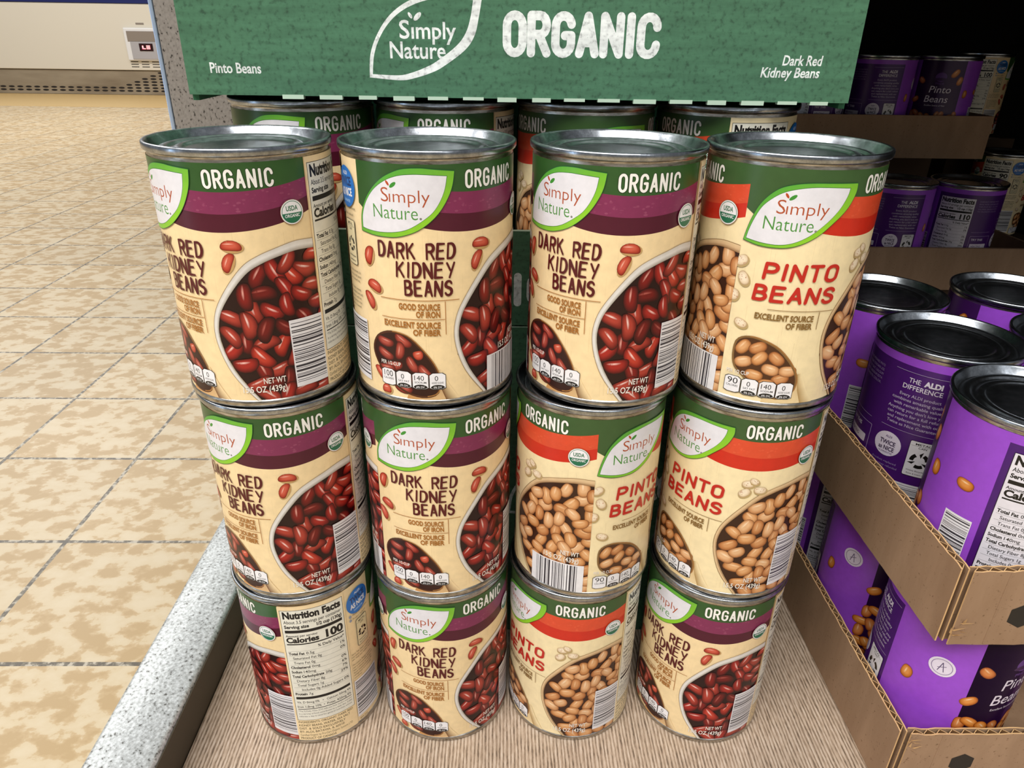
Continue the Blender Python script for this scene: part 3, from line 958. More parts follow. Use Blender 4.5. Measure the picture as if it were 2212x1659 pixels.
def purple_label():
    P = Print(3.6, 105.6)
    lite, dark, dark2 = hx('9448c6'), hx('451668'), hx('38134c')
    wht = hx('dcd3e2')
    BN = [(hx('6a2f10'), hx('b4602a'), hx('cf8348'), hx('ecc49a')), (hx('77380f'), hx('c06c22'), hx('d98f45'), hx('f3d5aa'))]
    rnd = random.Random(11)
    P.rect(0, 3, 360 * K, 106, lite); P.up()
    # front panel -38..38, side panel 95..265
    P.poly([(-40 * K, 3), (38 * K, 3), (38 * K, 106), (-40 * K, 106)], dark2)
    P.rect(320 * K, 3, 360 * K, 106, dark2)
    P.rect(95 * K, 3, 256 * K, 101, dark)
    P.up()
    # front: crest, name, beans
    P.disc(0, 88, 6, 5, hx('5c3580'), 18); P.up()
    P.disc(0, 85.6, 7.2, 1.6, dark2, 14); P.text('DAKOTA\'S PRIDE' if False else 'PRIDE', 0, 80, 2, hx('5c3580'), 9, .01, 'C')
    P.text('Pinto', 2, 71, 7.2, wht, 23, .004, 'C', .12)
    P.text('Beans', 0, 60.5, 7.2, wht, 25, .004, 'C', .12)
    P.text('Excellent Source of Fiber', 0, 56.2, 1.6, wht, 22, .0, 'C')
    for (f, v, a, l) in ((22, 92, 50, 11), (32, 84, 70, 10), (-32, 84, -40, 9), (-37, 63, 30, 9), (30, 24, 70, 9), (-26, 20, 60, 10), (-12, 19, 20, 11), (6, 19, -10, 10), (-36, 12, 30, 10), (-18, 8, 0, 11), (0, 8, 30, 11), (18, 9, -20, 11), (32, 10, 50, 10)):
        P.up(); P.bean(f * K, v, l, 6.2, math.radians(a), BN[rnd.randrange(2)], .06, True, rnd)
    for hv in range(4):
        for hf in range(-40, 38, 11):
            P.up(); P.bean((hf + rnd.uniform(-3, 3)) * K, 46 - hv * 8 + rnd.uniform(-2, 2), rnd.uniform(8.5, 10.5), 6.2, rnd.uniform(0, 3.1), BN[rnd.randrange(2)], .08, True, rnd)
    # right strip: bean and bar code
    for (f, v, a, l) in ((48, 70, 85, 9), (77.5, 72, -4, 8.6), (275, 65, 80, 9)):
        P.up(); P.bean(f * K, v, l, 6, math.radians(a), BN[1], .08, True, rnd)
    barcode(P, 70 * K, 25, 90.5 * K, 55.5, True, 21)
    # round white mark on the left strip
    P.up(); P.disc(297 * K, 80, 6.2, 6.2, wht, 26); P.up(); P.disc(297 * K, 80, 5.0, 5.0, hx('8f80a0'), 26); P.up(); P.disc(297 * K, 80, 4.6, 4.6, wht, 26); P.up()
    P.stroke([(294.6 * K, 77), (297 * K, 83), (299 * K, 77)], .4, hx('55456a'), 0, False); P.stroke([(294 * K, 79), (300 * K, 81)], .35, hx('55456a'), 0, False)
    # nutrition box
    nutrition(P, 100 * K, 152 * K, 97, 16, '110', hx('d9d5dc'), BLACK, 'About 3.5 servings per container', '1/2 cup (130g)')
    P.up()
    vio = hx('9d86b4')
    x0 = 158 * K
    for i in range(5): P.text(('INGREDIENTS: PREPARED PINTO', 'BEANS, WATER, CONTAINS LESS', 'THAN 2% OF: SALT, CALCIUM', 'CHLORIDE, DISODIUM EDTA', 'TO PROMOTE COLOR.')[i], x0, 94 - 2.6 * i, 1.4, vio, 22)
    P.rect(x0, 62, x0 + 22, 62.3, vio)
    P.rrect(x0, 18, x0 + 24, 58, .8, vio); P.up(); P.rrect(x0 + .4, 18.4, x0 + 23.6, 57.6, .7, dark); P.up()
    P.text('TRY THIS', x0 + 2, 53, 2.2, wht, 13, .02)
    P.rrect(x0 + 2, 44.5, x0 + 21, 49.5, .6, wht); P.up(); P.text('HEATING', x0 + 3.5, 46, 2, dark, 11, .01)
    for i in range(6): P.text(('1  Empty contents into a', 'saucepan over medium', '2  Heat to a low boil,', 'stirring as needed', '3  Season to taste', 'and serve warm.')[i], x0 + 2, 40 - 3.2 * i, 1.4, vio, 18)
    # the retailer's pledge
    c = 229 * K
    P.rect(c - 16, 97.5, c + 16, 97.8, vio)
    P.text('THE', c - 1.6, 91.8, 2.7, wht, 6, .01, 'R'); P.text('ALDI', c + .2, 91.8, 2.9, wht, 9, .05)
    P.text('DIFFERENCE', c, 87.8, 2.7, wht, 20, .012, 'C')
    for i, (t, w) in enumerate((('Every ALDI product', 21), ('combines amazing quality', 28), ('with remarkable value.', 25), ("Anything you don't love you", 30), ('can return for a full refund', 29), ('and replacement with our', 28), ('Twice as Nice Guarantee.', 27))):
        P.text(t, c, 83.4 - 3.0 * i, 1.75, mix(vio, wht, .4), w, .008, 'C')
    P.rect(c - 16, 62.4, c + 16, 62.7, vio)
    P.up(); P.disc(c - 9.5, 51.5, 7.6, 7.6, wht, 28); P.up()
    P.text('ALDI', c - 9.5, 55.5, 1.3, dark, 3.6, .02, 'C'); P.text('TWICE', c - 9.5, 51.1, 2.6, hx('2a1040'), 9, .03, 'C'); P.text('as NICE', c - 9.5, 47.5, 2.5, hx('2a1040'), 9, .03, 'C'); P.text('GUARANTEE', c - 9.5, 45.6, 1.1, dark, 8, .01, 'C')
    recycle(P, c + 2.0, 37, c + 15, 59, BLACK, hx('dcd9dd'))
    for i in range(3): P.text(('\u2022 Money back', '  guarantee', '\u2022 Please recycle'), 0, 0, 1, vio) if False else P.text(('Product replaced', 'and money refunded', '+ 2043 7')[i], c - 16, 40 - 2.6 * i, 1.3, vio, (14, 15, 8)[i])
    barcode(P, c - 2, 4, c + 13, 31, True, 5)
    return P


# ------------------------------------------------------------------ cans
def lathe(name, prof, mat, n=96):
    bm = bmesh.new()
    rings = []
    for (r, z) in prof:
        if r < 1e-6:
            rings.append([bm.verts.new((0, 0, z * MM))])
        else:
            rings.append([bm.verts.new((r * MM * math.cos(2 * math.pi * i / n), r * MM * math.sin(2 * math.pi * i / n), z * MM)) for i in range(n)])
    for a, b in zip(rings, rings[1:]):
        for i in range(n):
            j = (i + 1) % n
            if len(b) == 1: bm.faces.new((a[i], a[j], b[0]))
            elif len(a) == 1: bm.faces.new((a[0], b[j], b[i]))
            else: bm.faces.new((a[i], a[j], b[j], b[i]))
    bmesh.ops.recalc_face_normals(bm, faces=bm.faces[:])
    me = bpy.data.meshes.new(name)
    bm.to_mesh(me); bm.free()
    me.shade_smooth()
    me.materials.append(mat)
    return me


H = 111.0
ME_BODY = lathe('steel_body', [(0, 3.6), (33.5, 3.6), (34.6, 2.8), (35.2, 0.5), (35.9, 0.02), (36.7, 0.0), (37.2, 0.4), (37.45, 1.2), (37.45, 2.9), (37.1, 3.4), (36.7, 3.7), (36.65, 30), (36.65, 105.5), (36.4, 106.8), (36.5, 107.4), (37.2, 107.7)], M_TIN)
ME_LID = lathe('lid', [(37.0, 107.6), (37.7, 107.8), (38.0, 108.3), (38.1, 109.2), (38.1, 110.1), (37.9, 110.7), (37.5, 110.98), (36.9, 110.95), (36.5, 110.6), (36.2, 110.0), (34.6, 107.0), (34.1, 106.3), (33.5, 106.1), (32.9, 106.4), (32.4, 107.2), (31.8, 107.8), (31.1, 108.0), (29.8, 108.0), (29.0, 107.7), (28.3, 106.9), (27.5, 106.6), (26.6, 106.8), (25.9, 107.5), (25.1, 107.8), (23.4, 107.8), (22.6, 107.3), (21.9, 106.8), (20.8, 106.7), (0, 106.7)], M_LID)
ME_KID = bean_label('kidney').wrap('kidney_paper_label', M_LABEL)
ME_PIN = bean_label('pinto').wrap('pinto_paper_label', M_LABEL)
ME_PUR = purple_label().wrap('purple_paper_label', M_LABEL)
PROTO = {}


def can(kind, x, y, z, rot, label, group):
    """rot: degrees the label is turned (positive turns the print to the right)"""
    if kind not in PROTO:
        o = empty({'kidney': 'kidney_bean_can', 'pinto': 'pinto_bean_can', 'purple': 'purple_bean_can'}[kind], (0, 0, 0))
        link('steel_body', ME_BODY, o)
        link('lid', ME_LID, o)
        link('paper_label', {'kidney': ME_KID, 'pinto': ME_PIN, 'purple': ME_PUR}[kind], o)
        PROTO[kind] = o
    else:
        o = copy_tree(PROTO[kind])
    o.location = (x * MM, y * MM, z * MM)
    o.rotation_euler = (0, 0, math.radians(rot))
    tag(o, label, 'can', group)
    return o


G1 = 'bean cans in the front stacks'
FRONT = [
    ('kidney', -118.9, .2, 2, -34.2, 'dark red kidney bean can on top of the leftmost front stack'),
    ('kidney', -39.3, 2.1, 2, -222, 'dark red kidney bean can on top of the second front stack from the left'),
    ('kidney', 42.7, 1.7, 2, -35.3, 'dark red kidney bean can on top of the third front stack, beside the pinto can'),
    ('pinto', 119.8, .6, 2, 0, 'pinto bean can on top of the rightmost front stack'),
    ('kidney', -116.9, -.8, 1, -24, 'dark red kidney bean can in the middle of the leftmost front stack'),
    ('kidney', -39.5, -.4, 1, -2, 'dark red kidney bean can in the middle of the second front stack'),
    ('pinto', 38.4, .1, 1, 45, 'pinto bean can with a label seam, in the middle of the third front stack'),
    ('pinto', 117.7, -1.1, 1, -46.3, 'pinto bean can in the middle of the rightmost front stack'),
    ('kidney', -117.7, -1.2, 0, -99.7, 'kidney bean can showing its nutrition facts, bottom of the leftmost front stack'),
    ('kidney', -39.8, .2, 0, -6.5, 'dark red kidney bean can at the bottom of the second front stack'),
    ('pinto', 36.6, .6, 0, -50, 'pinto bean can standing on the kraft sheet, bottom of the third front stack'),
    ('kidney', 116.8, -1.6, 0, -51.6, 'dark red kidney bean can at the bottom of the rightmost front stack'),
]
for k, x, y, l, r, lab in FRONT:
    can(k, x, y, l * H, r, lab, G1)
# cans standing in the torn-open green case behind
G2 = 'bean cans inside the open green case'
for k, x, r, lab in (('kidney', -114.6, -6, 'kidney bean can in the torn-open green case, leftmost behind the front stacks'),
                     ('kidney', -38.2, -46, 'kidney bean can in the torn-open green case, behind the second front stack'),
                     ('pinto', 38.2, 29, 'pinto bean can with turned label in the green case, behind the third front stack'),
                     ('pinto', 114.6, -104, 'pinto bean can showing its nutrition facts, rightmost in the green case')):
    can(k, x, 94, 231.2, r, lab, G2)

# purple cans
G3 = 'purple bean cans in the kraft trays'
PUR = [
    (246, -27, 113.5, -144.5, 'purple bean can at the front left corner of the upper kraft tray'),
    (246, 49.5, 113.5, -271.5, 'purple can with a pale circle and recycling mark, second along the upper tray edge'),
    (246, 126, 113.5, -110, 'purple bean can third along the upper tray edge, beside the top pinto can'),
    (336, 131, 113.5, -99, 'purple bean can behind the others in the second row of the upper tray'),
    (325, 49.5, 113.5, -150, 'purple bean can cut off by the right frame edge in the upper tray'),
    (246, -27, 1.5, 24, 'purple bean can at the front of the lower kraft tray'),
    (246, 49.5, 1.5, 5, 'purple bean can in shade, second along the lower tray edge'),
    (246, 126, 1.5, -140, 'purple bean can in deep shade, third along the lower tray edge'),
    (428, 470, 124, -236, 'purple can with recycling mark in the dark rear tray, left of the nutrition panel'),
    (505, 470, 124, -167, 'purple can turned to its white nutrition panel in the dark rear tray'),
    (373, 610, 244, -178, 'purple bean can half hidden by the green case in the high rear tray'),
    (450, 610, 244, -242, 'purple can with pledge text in the high rear tray, left of the named front'),
    (527, 610, 244, -33, 'purple can showing its printed name front in the high rear tray'),
]
for x, y, z, r, lab in PUR:
    can('purple', x, y, z, r, lab, G3)
can('kidney', 690, 800, 244, -152, 'cream labelled can with a blue sticker in the dark behind the purple cans', 'cream cans in the dark rear of the rack')
can('pinto', 690, 690, 124, -165, 'cream labelled can in shade right of the rear purple cans', 'cream cans in the dark rear of the rack')


# ------------------------------------------------------------------ boxes and boards
def box_bm(bm, x0, y0, z0, x1, y1, z1):
    vs = [bm.verts.new((x * MM, y * MM, z * MM)) for x in (x0, x1) for y in (y0, y1) for z in (z0, z1)]
    for f in ((0, 1, 3, 2), (4, 6, 7, 5), (0, 4, 5, 1), (2, 3, 7, 6), (0, 2, 6, 4), (1, 5, 7, 3)):
        bm.faces.new([vs[i] for i in f])


def mesh_of(name, bm, mats, bevel=0.0, parent=None, smooth=False):
    bmesh.ops.recalc_face_normals(bm, faces=bm.faces[:])
    if bevel:
        bmesh.ops.bevel(bm, geom=bm.edges[:], offset=bevel * MM, segments=2, profile=.5, affect='EDGES', clamp_overlap=True)
    me = bpy.data.meshes.new(name)
    bm.to_mesh(me); bm.free()
    for mt in (mats if isinstance(mats, (list, tuple)) else [mats]):
        me.materials.append(mt)
    if smooth: me.shade_smooth()
    return link(name, me, parent)


def boxes(name, lst, mats, bevel=0.0, parent=None):
    bm = bmesh.new()
    for b in lst: box_bm(bm, *b)
    return mesh_of(name, bm, mats, bevel, parent)


# the printed green cases.  x -157..161, front at y = 50
GX0, GX1, GY = -156.5, 160.5, 50.0
GREEN = hx('446e53'); BW = hx('dfe3df')


def case_front(name, parent, z0, z1, art, torn_top=False, torn_bottom=False):
    """front board of a case with its print; local x,y = world x,z"""
    P = Print(None, None, 0.004)
    n = 44
    xs = [GX0 + (GX1 - GX0) * i / n for i in range(n + 1)]
    for i in range(n):
        P.poly([(xs[i], z0), (xs[i + 1], z0), (xs[i + 1], z1), (xs[i], z1)], GREEN)
    P.up()
    art(P)
    M4 = [[1, 0, 0, 0], [0, 0, -1, GY - .05], [0, 1, 0, 0], [0, 0, 0, 1]]
    me = P.lay(name, M_GREENBOARD, M4)
    # board thickness behind the print, with perforated torn teeth
    bm = bmesh.new(); bm.from_mesh(me)
    n0 = len(bm.faces)
    lay = bm.verts.layers.float_color.get('print')
    box_bm(bm, GX0, GY, z0, GX1, GY + 3.2, z1)
    rnd = random.Random(5)
    if torn_bottom:
        x = GX0 + 44
        while x < GX1 - 16:
            w = rnd.uniform(8.5, 11)
            d = rnd.uniform(.9, 1.6)
            box_bm(bm, x, GY - .3, z0 - d, x + w, GY + 2.9, z0 + .5)
            x += w + rnd.uniform(6.2, 8)
    bm.faces.ensure_lookup_table()
    for f in bm.faces[n0:]: f.material_index = 1
    bm.to_mesh(me); bm.free()
    me.materials.append(M_GREENEDGE)
    return link(name, me, parent)


Mx = Mat('green_board_edge', 0.7, 0, .3).color(hx('b7cdb8')); M_GREENEDGE = Mx.m
Mx = Mat('green_case_side', 0.55, 0, .35)
v = Mx.coords()
Mx.base(Mx.ramp(Mx.noise(v, 120, 4), [(.3, hx('285e41')), (.7, hx('357652'))]))
M_GREENSIDE = Mx.m


def leaf_outline(P, ox, oy, s, s2, col, bgc):
    O = [(0, 0), (.02, .28), (.10, .53), (.22, .74), (.38, .89), (.58, .98), (.8, 1.0), (1.05, .985), (1.015, .72), (.975, .51), (.885, .339), (.69, .147), (.58, .07), (.42, .0), (.28, -.03)]
    I = [(.03, .04), (.055, .28), (.13, .51), (.245, .70), (.39, .83), (.58, .915), (.79, .93), (.965, .915), (.94, .72), (.895, .54), (.805, .385), (.62, .20), (.52, .13), (.40, .068), (.27, .03)]
    o = catmull(O[:8], 5) + catmull(O[7:] + O[:1], 5); i = catmull(I[:8], 5) + catmull(I[7:] + I[:1], 5)
    P.fill([(ox + x * s, oy + y * s2) for x, y in o], col); P.up()
    P.fill([(ox + x * s, oy + y * s2) for x, y in i], bgc); P.up()


def art_header(P):
    # leaf spans image x 800..1045, y -60..172
    leaf_outline(P, -70.2, 353.4, 51.0, 36.0, BW, GREEN)
    P.text('S', -55.2, 370.3, 7.4, BW, 4.7, .014); P.text('\u0131mply', -49.6, 370.3, 6.9, BW, 20.6, .014)
    P.text('Nature', -60.0, 361.9, 6.9, BW, 26.0, .014)
    P.disc(-49.9, 379.8, 1.5, .7, BW, 12, math.radians(125)); P.disc(-46.6, 379.4, 2.3, 1.1, BW, 12, math.radians(45))
    P.caps('ORGANIC', -7.4, 363.0, 66.2, 382.5, 3.9, BW, .55)
    P.text('Pinto Beans', -144.9, 354.5, 4.3, BW, 23.8, .02)
    P.text('Dark Red', 144.2, 361.2, 4.2, BW, 19.0, .02, 'R', .12)
    P.text('Kidney Beans', 143.8, 355.9, 4.2, BW, 28.2, .02, 'R', .12)


def art_lip(P):
    P.caps('ORGANIC', -86, 239, 22, 258, 4.2, BW, .50)


def art_lower(P):
    leaf_outline(P, -2.5, 100, 62, 44, BW, GREEN)
    P.caps('ORGANIC', 70, 110, 140, 130, 4, BW, .50)


case = empty('green_bean_case', (0, 0, 0))
tag(case, 'green printed carton with its front torn open, stacked above the lower green carton', 'carton')
case_front('front_header', case, 344.8, 470, art_header, torn_bottom=True)
case_front('front_lip', case, 228, 280.5, art_lip)
boxes('carton_shell', [(GX0, GY + 3.2, 228, GX0 + 3, 290, 300), (GX1 - 3, GY + 3.2, 228, GX1, 290, 300), (GX0, 290, 228, GX1, 293, 470), (GX0, GY + 3.2, 467, GX1, 290, 470),
                       (GX0, GY + 3.2, 342, GX0 + 3, 290, 467), (GX1 - 3, GY + 3.2, 342, GX1, 290, 467), (GX0 + 3, GY + 3.2, 228, GX1 - 3, 290, 231)], M_GREENSIDE, 0, case)
case2 = empty('green_bean_case', (0, 0, 0))
tag(case2, 'closed green printed carton on the deck, seen in the gaps between the front stacks', 'carton')
case_front('front_panel', case2, .2, 226.6, art_lower)
boxes('carton_shell', [(GX0, GY + 3.2, .2, GX1, 293, 226.6)], M_GREENSIDE, 0, case2)


# kraft trays with real flutes along the cut edges
def flute_wall(bm, p0, p1, z0, z1, nrm, T=4.2, pitch=6.6, tear=0.0, seed=1):
    """corrugated wall from p0 to p1 (world xy, mm), nrm points to the outside"""
    rnd = random.Random(seed)
    d = Vector((p1[0] - p0[0], p1[1] - p0[1])); Lg = d.length; d.normalize()
    n = Vector(nrm)

    def P3(s, t, z):
        return ((p0[0] + d.x * s - n.x * t) * MM, (p0[1] + d.y * s - n.y * t) * MM, z * MM)
    m_ = 64
    top = [z1 + rnd.uniform(-tear, tear) for _ in range(m_ + 1)]
    bot = [z0 + rnd.uniform(0, tear) for _ in range(m_ + 1)]
    for t0, t1, mi in ((0, .75, 0), (T - .75, T, 0)):
        for i in range(m_):
            a, b = Lg * i / m_, Lg * (i + 1) / m_
            q = [bm.verts.new(P3(s, t, z)) for s, zz in ((a, i), (b, i + 1)) for t in (t0, t1) for z in (bot[zz], top[zz])]
            # q: a(t0 bot,top), a(t1..), b(...)
            for f, mm in (((0, 1, 5, 4), 0), ((2, 6, 7, 3), 0), ((1, 3, 7, 5), 1), ((0, 4, 6, 2), 1)):
                bm.faces.new([q[k] for k in f]).material_index = mm
            if i == 0: bm.faces.new([q[k] for k in (0, 2, 3, 1)]).material_index = 1
            if i == m_ - 1: bm.faces.new([q[k] for k in (4, 5, 7, 6)]).material_index = 1
    # medium: zig-zag ribbon
    k = max(2, int(Lg / (pitch / 2)))
    for i in range(k):
        a, b = Lg * i / k, Lg * (i + 1) / k
        ta, tb = (.75, T - .75) if i % 2 == 0 else (T - .75, .75)
        zt = z1 - .25
        w = .6
        q = [bm.verts.new(P3(*v)) for v in ((a, ta, z0), (b, tb, z0), (b, tb, zt), (a, ta, zt), (a + w, ta, z0), (b + w, tb, z0), (b + w, tb, zt), (a + w, ta, zt))]
        bm.faces.new([q[j] for j in (0, 1, 2, 3)]).material_index = 2
        bm.faces.new([q[j] for j in (4, 7, 6, 5)]).material_index = 2
        bm.faces.new([q[j] for j in (3, 2, 6, 7)]).material_index = 1


def tray(label, x0, x1, y0, y1, z0, wall, group, fine=True, hexes=()):
    t = empty('kraft_tray', (0, 0, 0))
    tag(t, label, 'tray', group)
    mats = [M_KRAFT, M_KRAFTEDGE, M_FLUTE]
    z1 = z0 + wall
    if fine:
        bm = bmesh.new(); flute_wall(bm, (x0, y0 + 2.5), (x0, y1), z0, z1, (-1, 0), tear=.35, seed=int(z0) + 1)
        mesh_of('side_wall', bm, mats, 0, t)
        bm = bmesh.new(); flute_wall(bm, (x0 + 4.8, y0), (x1, y0), z0, z1 + .3, (0, -1), tear=.5, seed=int(z0) + 2)
        # creases folded into the front board and the dark printed marks
        for cx in (x0 + 22, x0 + 96):
            box_bm(bm, cx - .35, y0 - .18, z0 + 1, cx + .35, y0 + .2, z1 - .5)
        nf = len(bm.faces); bm.faces.ensure_lookup_table()
        for (hx0, hz, s) in hexes:
            vs = [bm.verts.new(((hx0 + s * math.cos(a)) * MM, (y0 - .12) * MM, (hz + s * math.sin(a)) * MM)) for a in (math.radians(30 + 60 * i) for i in range(6))]
            bm.faces.new(vs).material_index = 3
        # the fibres torn at the front corner
        rnd = random.Random(int(z0) + 9)
        for _ in range(7):
            bx, bz = x0 + 3.2 + rnd.uniform(0, 7), z0 + rnd.uniform(3, 15) if z0 > 50 else z1 - rnd.uniform(1, 12)
            a = rnd.uniform(-.5, 2.2); ln = rnd.uniform(2.5, 6.5)
            q = [(bx, y0 - .2, bz), (bx + 1.6, y0 - .3, bz - .8), (bx + ln * math.cos(a), y0 - rnd.uniform(1, 3), bz + ln * math.sin(a))]
            f = bm.faces.new([bm.verts.new(tuple(c * MM for c in p)) for p in q]); f.material_index = 1
        o = mesh_of('front_wall', bm, mats + [M_DARKPRINT], 0, t)
    else:
        boxes('side_wall', [(x0, y0 + 4, z0, x0 + 4, y1, z1)], mats, 0, t)
        boxes('front_wall', [(x0, y0, z0, x1, y0 + 4, z1)], mats, 0, t)
    boxes('side_wall', [(x1 - 4, y0 + 4, z0, x1, y1, z1)], mats, 0, t)
    boxes('rear_wall', [(x0 + 4.4, y1 - 4, z0, x1 - 4, y1, z1)], mats, 0, t)
    boxes('tray_floor', [(x0 + 4.4, y0 + 4.4, z0 + .2, x1 - 4, y1 - 4, z0 + 1.3)], mats, 0, t)
    return t


GT = 'kraft trays of purple cans'
tray('lower open kraft tray of purple cans standing on the deck', 203.5, 440, -70, 168, .2, 47.5, GT, True, ((241, 26, 7),))
tray('upper open kraft tray stacked on the lower purple cans, corner towards the viewer', 203.5, 440, -70, 172, 112.2, 45, GT, True, ((239, 131, 7.5),))
tray('shaded kraft tray behind the upper tray, holding the nutrition panel can', 330, 583, 429, 660, 122.7, 47, GT, False)
tray('highest kraft tray in the dark rear, under the named purple can', 300, 575, 566, 800, 242.5, 48.5, GT, False)


# plain cartons that carry the rear trays and the cream cans
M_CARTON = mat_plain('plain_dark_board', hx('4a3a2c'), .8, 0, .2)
M_TAPE = mat_plain('carton_tape', hx('6b573f'), .4)
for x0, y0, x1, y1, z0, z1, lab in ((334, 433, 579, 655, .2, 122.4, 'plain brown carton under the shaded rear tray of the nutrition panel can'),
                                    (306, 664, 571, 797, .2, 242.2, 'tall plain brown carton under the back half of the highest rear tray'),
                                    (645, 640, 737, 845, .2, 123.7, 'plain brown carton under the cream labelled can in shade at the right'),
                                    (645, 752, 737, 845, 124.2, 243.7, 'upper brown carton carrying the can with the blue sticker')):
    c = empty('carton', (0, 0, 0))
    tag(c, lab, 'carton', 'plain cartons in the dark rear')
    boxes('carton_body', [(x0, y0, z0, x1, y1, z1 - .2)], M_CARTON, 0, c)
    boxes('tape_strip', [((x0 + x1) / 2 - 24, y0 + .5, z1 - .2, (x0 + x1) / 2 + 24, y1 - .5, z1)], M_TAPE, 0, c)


# ------------------------------------------------------------------ rack
rack = empty('display_rack', (0, 0, 0))
tag(rack, 'silver hammered metal display rack carrying the cans and cartons', 'shelf')
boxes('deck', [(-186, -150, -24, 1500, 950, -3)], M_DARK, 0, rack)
bm = bmesh.new(); box_bm(bm, -224, -330, FZ, -186.2, 181, 30)
o = mesh_of('side_rail', bm, M_HAMMER, 2.6, rack, True)
for p in o.data.polygons: p.use_smooth = True
tag(boxes('rail_shade_plate', [(-186.1, -330, -26, -185.4, 181, 27.5)], mat_plain('rail_shade_olive', hx('4a4234'), .5, .2), 0, rack), 'added dark olive plate painting the shade on the inner face of the rail')  # thin plate added to paint the shaded inner side of the rail
bm = bmesh.new(); box_bm(bm, -223.0, 182, FZ, -158, 215, 640)
mesh_of('upright', bm, M_SPECK, 1.0, rack)
bm = bmesh.new(); box_bm(bm, -225.6, 181.4, FZ, -223.1, 216, 640)
tag(mesh_of('upright_edge_highlight', bm, M_EDGEBLUE, .6, rack), 'pale blue strip painting the highlight along the upright edge')
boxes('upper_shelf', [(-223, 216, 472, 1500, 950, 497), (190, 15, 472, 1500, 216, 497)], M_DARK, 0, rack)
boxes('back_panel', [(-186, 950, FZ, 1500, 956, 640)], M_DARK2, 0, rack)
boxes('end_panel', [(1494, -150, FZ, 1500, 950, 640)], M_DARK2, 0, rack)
bm = bmesh.new()
box_bm(bm, 835, 930, 360, 905, 934, 430)
mesh_of('price_holder', bm, M_SIGN, .8, rack)
boxes('holder_rail', [(832, 926, 428, 908, 931, 434)], M_SIGN, 0, rack)
boxes('holder_rail', [(832, 926, 356, 908, 931, 361)], M_SIGN, 0, rack)
boxes('holder_tongue', [(852, 926, 338, 888, 931, 355)], M_SIGN, 0, rack)

sheet = boxes('kraft_sheet', [(-184.9, -150, -2.9, 470, 320, 0)], M_SHEET)
tag(sheet, 'ribbed tan kraft sheet covering the rack deck under the stacks', 'sheet')

# ------------------------------------------------------------------ floor, freezer and room
bm = bmesh.new()
vs = [bm.verts.new((x, y, FZ * MM)) for x, y in ((-9, -4), (5, -4), (5, 9), (-9, 9))]
bm.faces.new(vs)
tag(mesh_of('floor', bm, M_FLOOR), 'beige mottled square tile floor with dark joints', 'floor', kind='structure')
M_WALL = mat_plain('wall_paint', (.72, .71, .68), .8)
boxes_wall = boxes('wall_rear', [(-9000, 8990, FZ, 5000, 9000, 3100)], M_WALL)
tag(boxes_wall, 'pale store wall behind the freezer', 'wall', kind='structure')

FY = 7167.0
fr = empty('chest_freezer', (0, 0, 0))
tag(fr, 'long white chest freezer standing at the far end of the tiled aisle', 'freezer')
M_FWHITE = mat_plain('freezer_white', hx('d5cfc0'), .45)
M_NAVY = mat_plain('freezer_navy_band', hx('15205e'), .4)
M_KICK = Mat('freezer_kick_plate', .4, .5)
v = M_KICK.coords(scale=(.2, 1, 1)); M_KICK.base(M_KICK.ramp(M_KICK.noise(v, 9, 3), [(.3, hx('8f8371')), (.7, hx('b1a693'))])); M_KICK = M_KICK.m
boxes('lower_panel', [(-8200, FY, -20, -1500, FY + 900, 545)], M_FWHITE, 6, fr)
boxes('top_band', [(-8200, FY - 8, 546, -1500, FY + 900, 640)], M_NAVY, 4, fr)
boxes('kick_plate', [(-8200, FY + 14, FZ + 3, -1500, FY + 860, -26)], M_KICK, 0, fr)
M_HOLE = mat_plain('vent_hole', hx('1d1712'), .8)
bm = bmesh.new()


def hole(bm, x, z, a, b, y):
    bm.faces.new([bm.verts.new(((x + a * math.cos(t)) * MM, (y) * MM, (z + b * math.sin(t)) * MM)) for t in (2 * math.pi * i / 14 for i in range(14))])


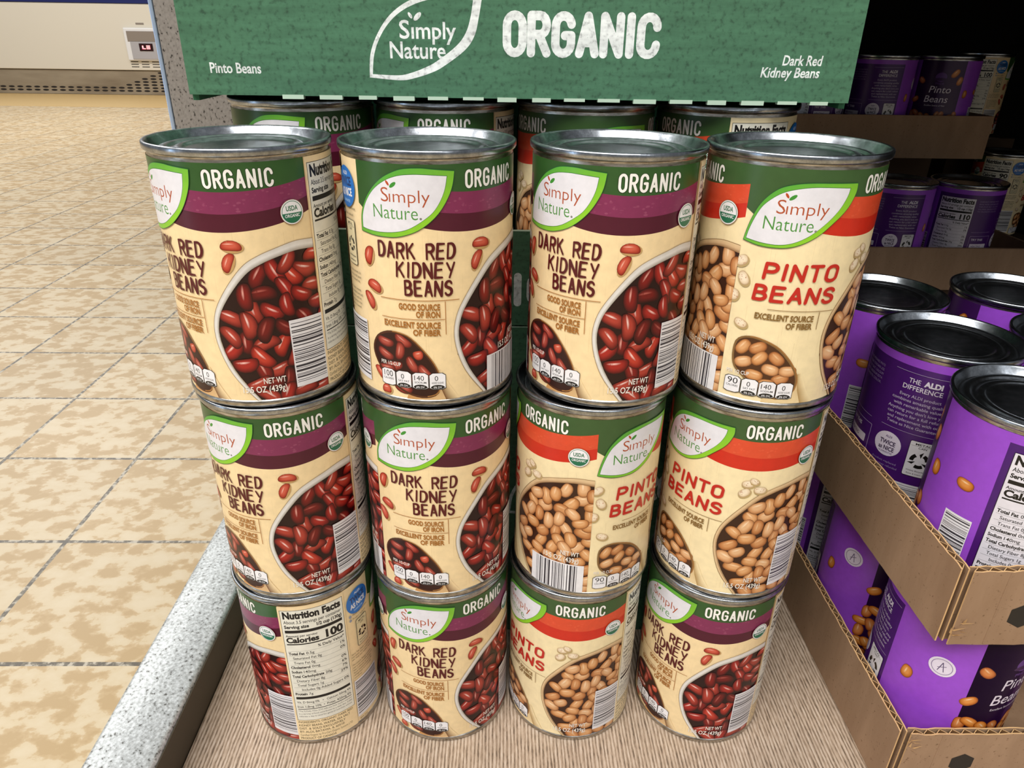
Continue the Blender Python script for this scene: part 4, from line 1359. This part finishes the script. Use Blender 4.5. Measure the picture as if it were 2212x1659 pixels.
pit = 81.0
for i in range(46):
    x = -6600 + i * pit
    rows = 2
    if x > -3640: rows = min(7, 2 + int((x + 3640) / pit) + 1)
    for r in range(rows):
        hole(bm, x + (r % 2) * 3, FZ + 36 + r * 27, 29, 8.5, FY + 13)
ho = mesh_of('vent_holes', bm, M_HOLE, 0, fr); tag(ho, 'rows of dark oval holes', kind='stuff')
M_CTRL = mat_plain('control_grey', hx('a7a5a8'), .5)
M_CTRL2 = mat_plain('control_recess', hx('847a70'), .6)
cb = boxes('control_box', [(-3540, FY - 26, 66, -3130, FY - 1, 345)], mat_plain('control_white', hx('dcdcdc'), .45), 8, fr)
boxes('control_recess', [(-3512, FY - 30, 230, -3158, FY - 25, 318)], M_CTRL2, 2, cb)
boxes('control_plate', [(-3492, FY - 32, 80, -3158, FY - 25, 228)], M_CTRL, 2, cb)
boxes('screen', [(-3412, FY - 36, 150, -3286, FY - 31, 214)], mat_plain('screen_black', hx('2a0d10'), .2), 0, cb)
Mx = Mat('red_digits', .4); Mx.b.inputs['Emission Color'].default_value = (1, .05, .08, 1); Mx.b.inputs['Emission Strength'].default_value = 2.2
boxes('red_digits', [(-3385, FY - 38, 166, -3372, FY - 36, 196), (-3385, FY - 38, 166, -3352, FY - 36, 174), (-3345, FY - 38, 166, -3310, FY - 36, 174), (-3345, FY - 38, 178, -3310, FY - 36, 186), (-3345, FY - 38, 190, -3310, FY - 36, 198)], Mx.m, 0, cb)
bm = bmesh.new()
for c in range(3):
    for r in range(4):
        box_bm(bm, -3535 + c * 100, FY - 1.5, 8 + r * 22, -3465 + c * 100, FY, 14 + r * 22)
tag(mesh_of('vent_slots', bm, M_HOLE, 0, fr), 'twelve short dark slots under the control box')
bm = bmesh.new(); box_bm(bm, -3420, FY - 1.5, 372, -3345, FY, 388); mesh_of('badge', bm, M_CTRL2, 0, fr)

# darker tan strip laid flat on the floor along the freezer
tan_strip = boxes('trim_1', [(-9000, 6000, FZ + .1, 5000, 7170, FZ + 1.2)], mat_plain('tan_floor_strip', hx('c9a970'), .4))
tag(tan_strip, 'darker tan strip of floor along the freezer', 'trim', kind='structure')
